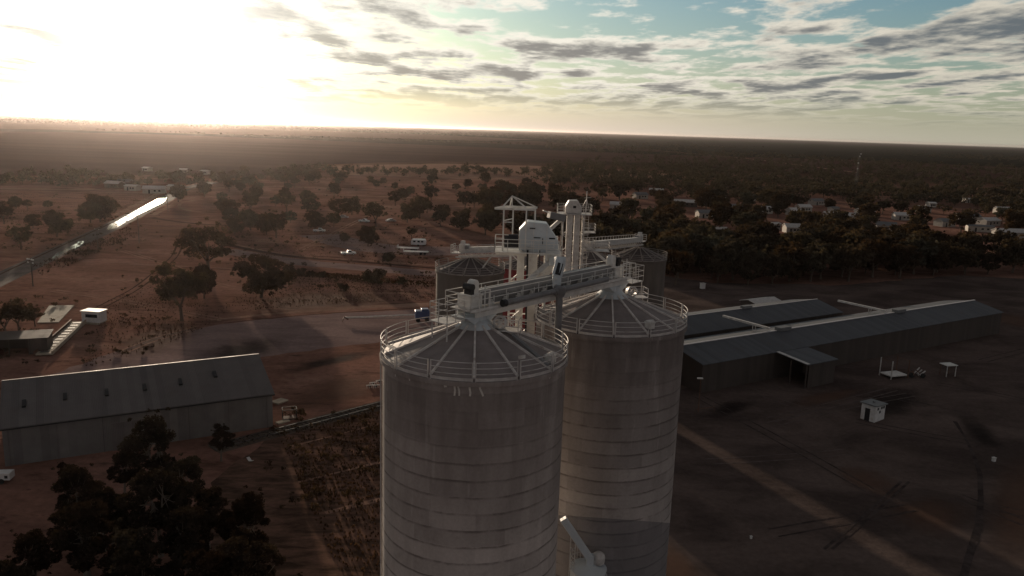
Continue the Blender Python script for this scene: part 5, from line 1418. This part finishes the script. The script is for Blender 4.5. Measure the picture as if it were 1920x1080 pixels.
# tall gums in the shade at lower left: (top pixel, distance along the view, label)
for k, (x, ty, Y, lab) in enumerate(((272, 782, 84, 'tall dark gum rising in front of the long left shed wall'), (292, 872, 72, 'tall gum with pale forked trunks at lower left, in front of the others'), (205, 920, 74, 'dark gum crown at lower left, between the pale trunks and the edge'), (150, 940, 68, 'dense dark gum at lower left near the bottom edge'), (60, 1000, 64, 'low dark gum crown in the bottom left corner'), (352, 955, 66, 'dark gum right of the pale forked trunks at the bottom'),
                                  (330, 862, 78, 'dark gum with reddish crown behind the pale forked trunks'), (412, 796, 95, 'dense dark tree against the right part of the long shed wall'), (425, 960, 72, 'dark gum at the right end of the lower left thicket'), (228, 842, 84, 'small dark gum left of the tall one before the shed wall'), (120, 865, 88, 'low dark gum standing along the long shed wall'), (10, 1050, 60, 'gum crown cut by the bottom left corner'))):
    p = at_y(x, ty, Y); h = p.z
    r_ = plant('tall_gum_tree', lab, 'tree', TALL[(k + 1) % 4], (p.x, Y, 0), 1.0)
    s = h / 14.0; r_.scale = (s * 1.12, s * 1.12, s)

th = random.Random(9); tdone = []
for _ in range(400):
    x, Y = th.uniform(-50, -21), th.uniform(58, 90)
    if not (-0.60 * Y < x < -0.345 * Y) or Y > 76: continue
    if any((x - a) ** 2 + (Y - b) ** 2 < 12 for a, b in tdone): continue
    tdone.append((x, Y)); h = th.uniform(5.5, 11.0) * (1.0 if Y < 67 else 0.75)
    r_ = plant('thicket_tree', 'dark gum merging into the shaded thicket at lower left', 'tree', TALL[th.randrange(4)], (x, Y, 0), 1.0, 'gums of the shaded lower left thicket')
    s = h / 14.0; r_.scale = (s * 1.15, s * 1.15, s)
    if len(tdone) > 30: break

# scattered trees on the plain and the crowded town trees
def inside(x, y, poly):
    c = False; j = len(poly) - 1
    for i in range(len(poly)):
        (xi, yi), (xj, yj) = poly[i], poly[j]
        if (yi > y) != (yj > y) and x < (xj - xi) * (y - yi) / (yj - yi) + xi: c = not c
        j = i
    return c
HOUSES = [at(h[0], h[1]) for h in houses]
def clear_of(p, rmin, done, gap):
    return all((p - q).length > rmin and not (abs(p.x - q.x * p.y / q.y) < 8 and 0 < q.y - p.y < 62) for q in HOUSES) and all((p.x - q[0]) ** 2 + (p.y - q[1]) ** 2 > gap * gap for q in done)

sr = random.Random(77)
done = []
plain_poly = [(-230, 500), (-150, 330), (-60, 300), (-20, 300), (0, 420), (10, 640), (-260, 640)]
n = 0
for _ in range(4000):
    p = Vector((sr.uniform(-300, 20), sr.uniform(280, 650), 0))
    if not inside(p.x, p.y, plain_poly) or not clear_of(p, 14, done, 16): continue
    if sr.random() > (p.y - 150) / 500: continue
    done.append((p.x, p.y)); n += 1
    plant('scattered_tree', 'small dark tree scattered on the bare plain between the wet road and the silos', 'tree', TOWN[sr.randrange(6)], p, sr.uniform(0.45, 0.8), 'scattered trees on the bare plain')
    if n >= 60: break
wood = [(34, 262), (44, 226), (84, 232), (150, 262), (215, 268), (300, 320), (520, 640), (420, 700), (150, 640), (20, 600), (-30, 420), (-22, 330), (10, 300)]
near = []; far = []
for _ in range(60000):
    p = Vector((sr.uniform(-40, 540), sr.uniform(222, 720), 0))
    if not inside(p.x, p.y, wood): continue
    d = p.length
    dens = 1.0 if d < 310 else (0.38 if d < 400 else 0.12)
    if d > 320 and math.sin(p.x * 0.035 + 1.3 * math.sin(p.y * 0.021)) + math.sin(p.y * 0.055 + p.x * 0.012) > 0.75: continue
    if p.x < 30: dens *= 0.5
    if sr.random() > dens * 0.3: continue
    if not clear_of(p, 9, near + far, 6.2 if d < 330 else 8.5): continue
    (near if len(near) < 100000 else far).append((p.x, p.y))
near.sort(key=lambda q: q[0] ** 2 + q[1] ** 2)
far = near[280:]; near = near[:280]
for k, (x, y) in enumerate(near):
    r_ = plant('town_tree', 'dark leafy tree crowded among others round the town houses at right', 'tree', TOWN[sr.randrange(6)], (x, y, 0), sr.uniform(0.62, 1.12), 'trees crowded round the town')

def blobs(name, pts, hs, per, mat, seed, size=0.33, aspect=0.8):
    """one mesh of many far-off crowns"""
    rs = np.random.RandomState(seed); out = []
    for (x, y), h in zip(pts, hs):
        k = rs.randint(3, 6)
        cs = [np.array([x, y, h * 0.55]) + rs.normal(size=3) * np.array([0.3, 0.3, 0.13]) * h for _ in range(k)]
        out.append(leaf_quads(rs, cs, [h * 0.30] * k, [per] * k, h * size * 0.3, aspect))
        st = np.array([[x - 0.02 * h, y, 0], [x + 0.02 * h, y, 0], [x + 0.02 * h, y, h * 0.6], [x - 0.02 * h, y, h * 0.6]])
        out.append(st)
    o = bpy.data.objects.new(name, quad_mesh(name, np.concatenate(out), mat))
    scene.collection.objects.link(o)
    return tag(o, kind='stuff')
blobs('town_woodland', far, [sr.uniform(6, 11) for _ in far], 34, M['leaf2'], 3, 0.36)
# woodland and lines of trees out on the plain
pts = []; hs = []
for _ in range(5200):
    a = R(sr.uniform(2, 38)); d = 640 * math.exp(sr.uniform(0, 1.9))
    x, y = d * math.sin(a), d * math.cos(a)
    if sr.random() > 0.30 + 0.55 * math.sin(x * 0.004 + 1.2 * math.sin(y * 0.0031)) : continue
    pts.append((x, y)); hs.append(sr.uniform(5, 9))
for _ in range(2600):
    a = R(sr.uniform(-38, 6)); d = sr.uniform(4200, 9000)
    pts.append((d * math.sin(a), d * math.cos(a))); hs.append(sr.uniform(7, 13))
for (x0, y0, x1, y1, n_, spread) in ((300, 248, 520, 257, 40, 70), (520, 257, 900, 268, 110, 60), (900, 268, 1010, 272, 26, 50), (170, 243, 260, 247, 14, 60), (520, 330, 600, 318, 30, 25), (0, 336, 560, 338, 90, 22), (0, 346, 480, 348, 60, 10), (600, 322, 830, 330, 60, 22), (830, 325, 1180, 332, 120, 30)):
    for _ in range(n_):
        t = sr.random(); p = at(x0 + (x1 - x0) * t, y0 + (y1 - y0) * t)
        pts.append((p.x + sr.gauss(0, spread * 0.3), p.y + sr.gauss(0, spread))); hs.append(sr.uniform(4, 8))
blobs('far_woodland', pts, hs, 16, M['leaf2'], 5, 0.45)

# low scrub dotted over the red plain
pts = []; hs = []
for x0, y0, x1, y1, n_ in ((0, 365, 300, 470, 150), (210, 440, 480, 560, 40), (420, 430, 830, 500, 150), (440, 515, 820, 545, 60), (0, 560, 330, 690, 40), (560, 330, 830, 430, 120), (500, 770, 715, 960, 60)):
    for _ in range(n_):
        p = at(sr.uniform(x0, x1), sr.uniform(y0, y1))
        if p.length > 60: pts.append((p.x, p.y)); hs.append(sr.uniform(0.4, 1.5))
blobs('low_scrub', pts, hs, 16, M['leaf3'], 8, 0.5, 0.7)

# low dry grass and weeds: nobody could count them
def grass(name, polys, n, seed, hmin, hmax):
    rs = np.random.RandomState(seed); rr = random.Random(seed); P = []
    tot = 0
    for poly, share, clump in polys:
        xs = [q[0] for q in poly]; ys = [q[1] for q in poly]; k = 0; want = int(n * share); tries = 0
        cl = [(rr.uniform(min(xs), max(xs)), rr.uniform(min(ys), max(ys)), rr.uniform(1.5, 7)) for _ in range(clump)] if clump else None
        while k < want and tries < want * 12:
            tries += 1
            if cl:
                c = cl[rr.randrange(len(cl))]; x, y = rr.gauss(c[0], c[2] * 1.4), rr.gauss(c[1], c[2] * 0.7)
            else: x, y = rr.uniform(min(xs), max(xs)), rr.uniform(min(ys), max(ys))
            if inside(x, y, poly): P.append((x, y)); k += 1
    P = np.array(P); n = len(P)
    v = []
    for j in range(3):
        a = rs.uniform(0, np.pi, n); h = rs.uniform(hmin, hmax, n); w = h * rs.uniform(0.45, 0.9, n)
        dx, dy = np.cos(a) * w / 2, np.sin(a) * w / 2
        lx, ly = rs.normal(0, 0.18, n) * h, rs.normal(0, 0.18, n) * h
        z0 = np.zeros(n)
        q = np.stack([np.stack([P[:, 0] - dx, P[:, 1] - dy, z0], 1), np.stack([P[:, 0] + dx, P[:, 1] + dy, z0], 1),
                      np.stack([P[:, 0] + dx * 0.5 + lx, P[:, 1] + dy * 0.5 + ly, h], 1), np.stack([P[:, 0] - dx * 0.9 + lx, P[:, 1] - dy * 0.9 + ly, h * 0.8], 1)], 1)
        v.append(q.reshape(-1, 3))
    o = bpy.data.objects.new(name, quad_mesh(name, np.concatenate(v), M['grass']))
    scene.collection.objects.link(o); return tag(o, kind='stuff')
pp_ = lambda *a: [(p.x, p.y) for p in px(*a)]
grass('dry_grass', [(pp_((390, 590), (560, 575), (820, 560), (820, 515), (520, 520), (440, 560)), 0.22, 150), (pp_((160, 690), (300, 650), (420, 600), (330, 520), (200, 560)), 0.14, 120),
                    (pp_((0, 470), (200, 420), (300, 362), (0, 362)), 0.22, 130), (pp_((480, 480), (820, 500), (820, 440), (440, 430)), 0.14, 90), (pp_((520, 812), (715, 768), (715, 1080), (640, 1080)), 0.16, 120)], 10000, 11, 0.10, 0.32)
grass('bank_weeds', [(pp_((500, 516), (620, 522), (820, 540), (820, 532), (640, 515), (520, 508)), 0.6, 40), (pp_((60, 500), (240, 425), (260, 440), (80, 520)), 0.4, 30)], 1800, 12, 0.2, 0.6)

# ------------------------------------------------------------------ air
hz = MB().box((0, 21000, 44), (90000, 90000, 90)).build('haze', bpy.data.materials.new('haze_air'))
hz['kind'] = 'stuff'
hm = hz.data.materials[0]; hm.use_nodes = True
T = NT(hm.node_tree); T.n.clear()
vo = T.node('ShaderNodeVolumePrincipled'); mo_ = T.node('ShaderNodeOutputMaterial')
vo.inputs['Color'].default_value = (0.94, 0.84, 0.82, 1)
vo.inputs['Density'].default_value = HAZE_DENSITY
vo.inputs['Anisotropy'].default_value = 0.82
T.l.new(vo.outputs[0], mo_.inputs['Volume'])
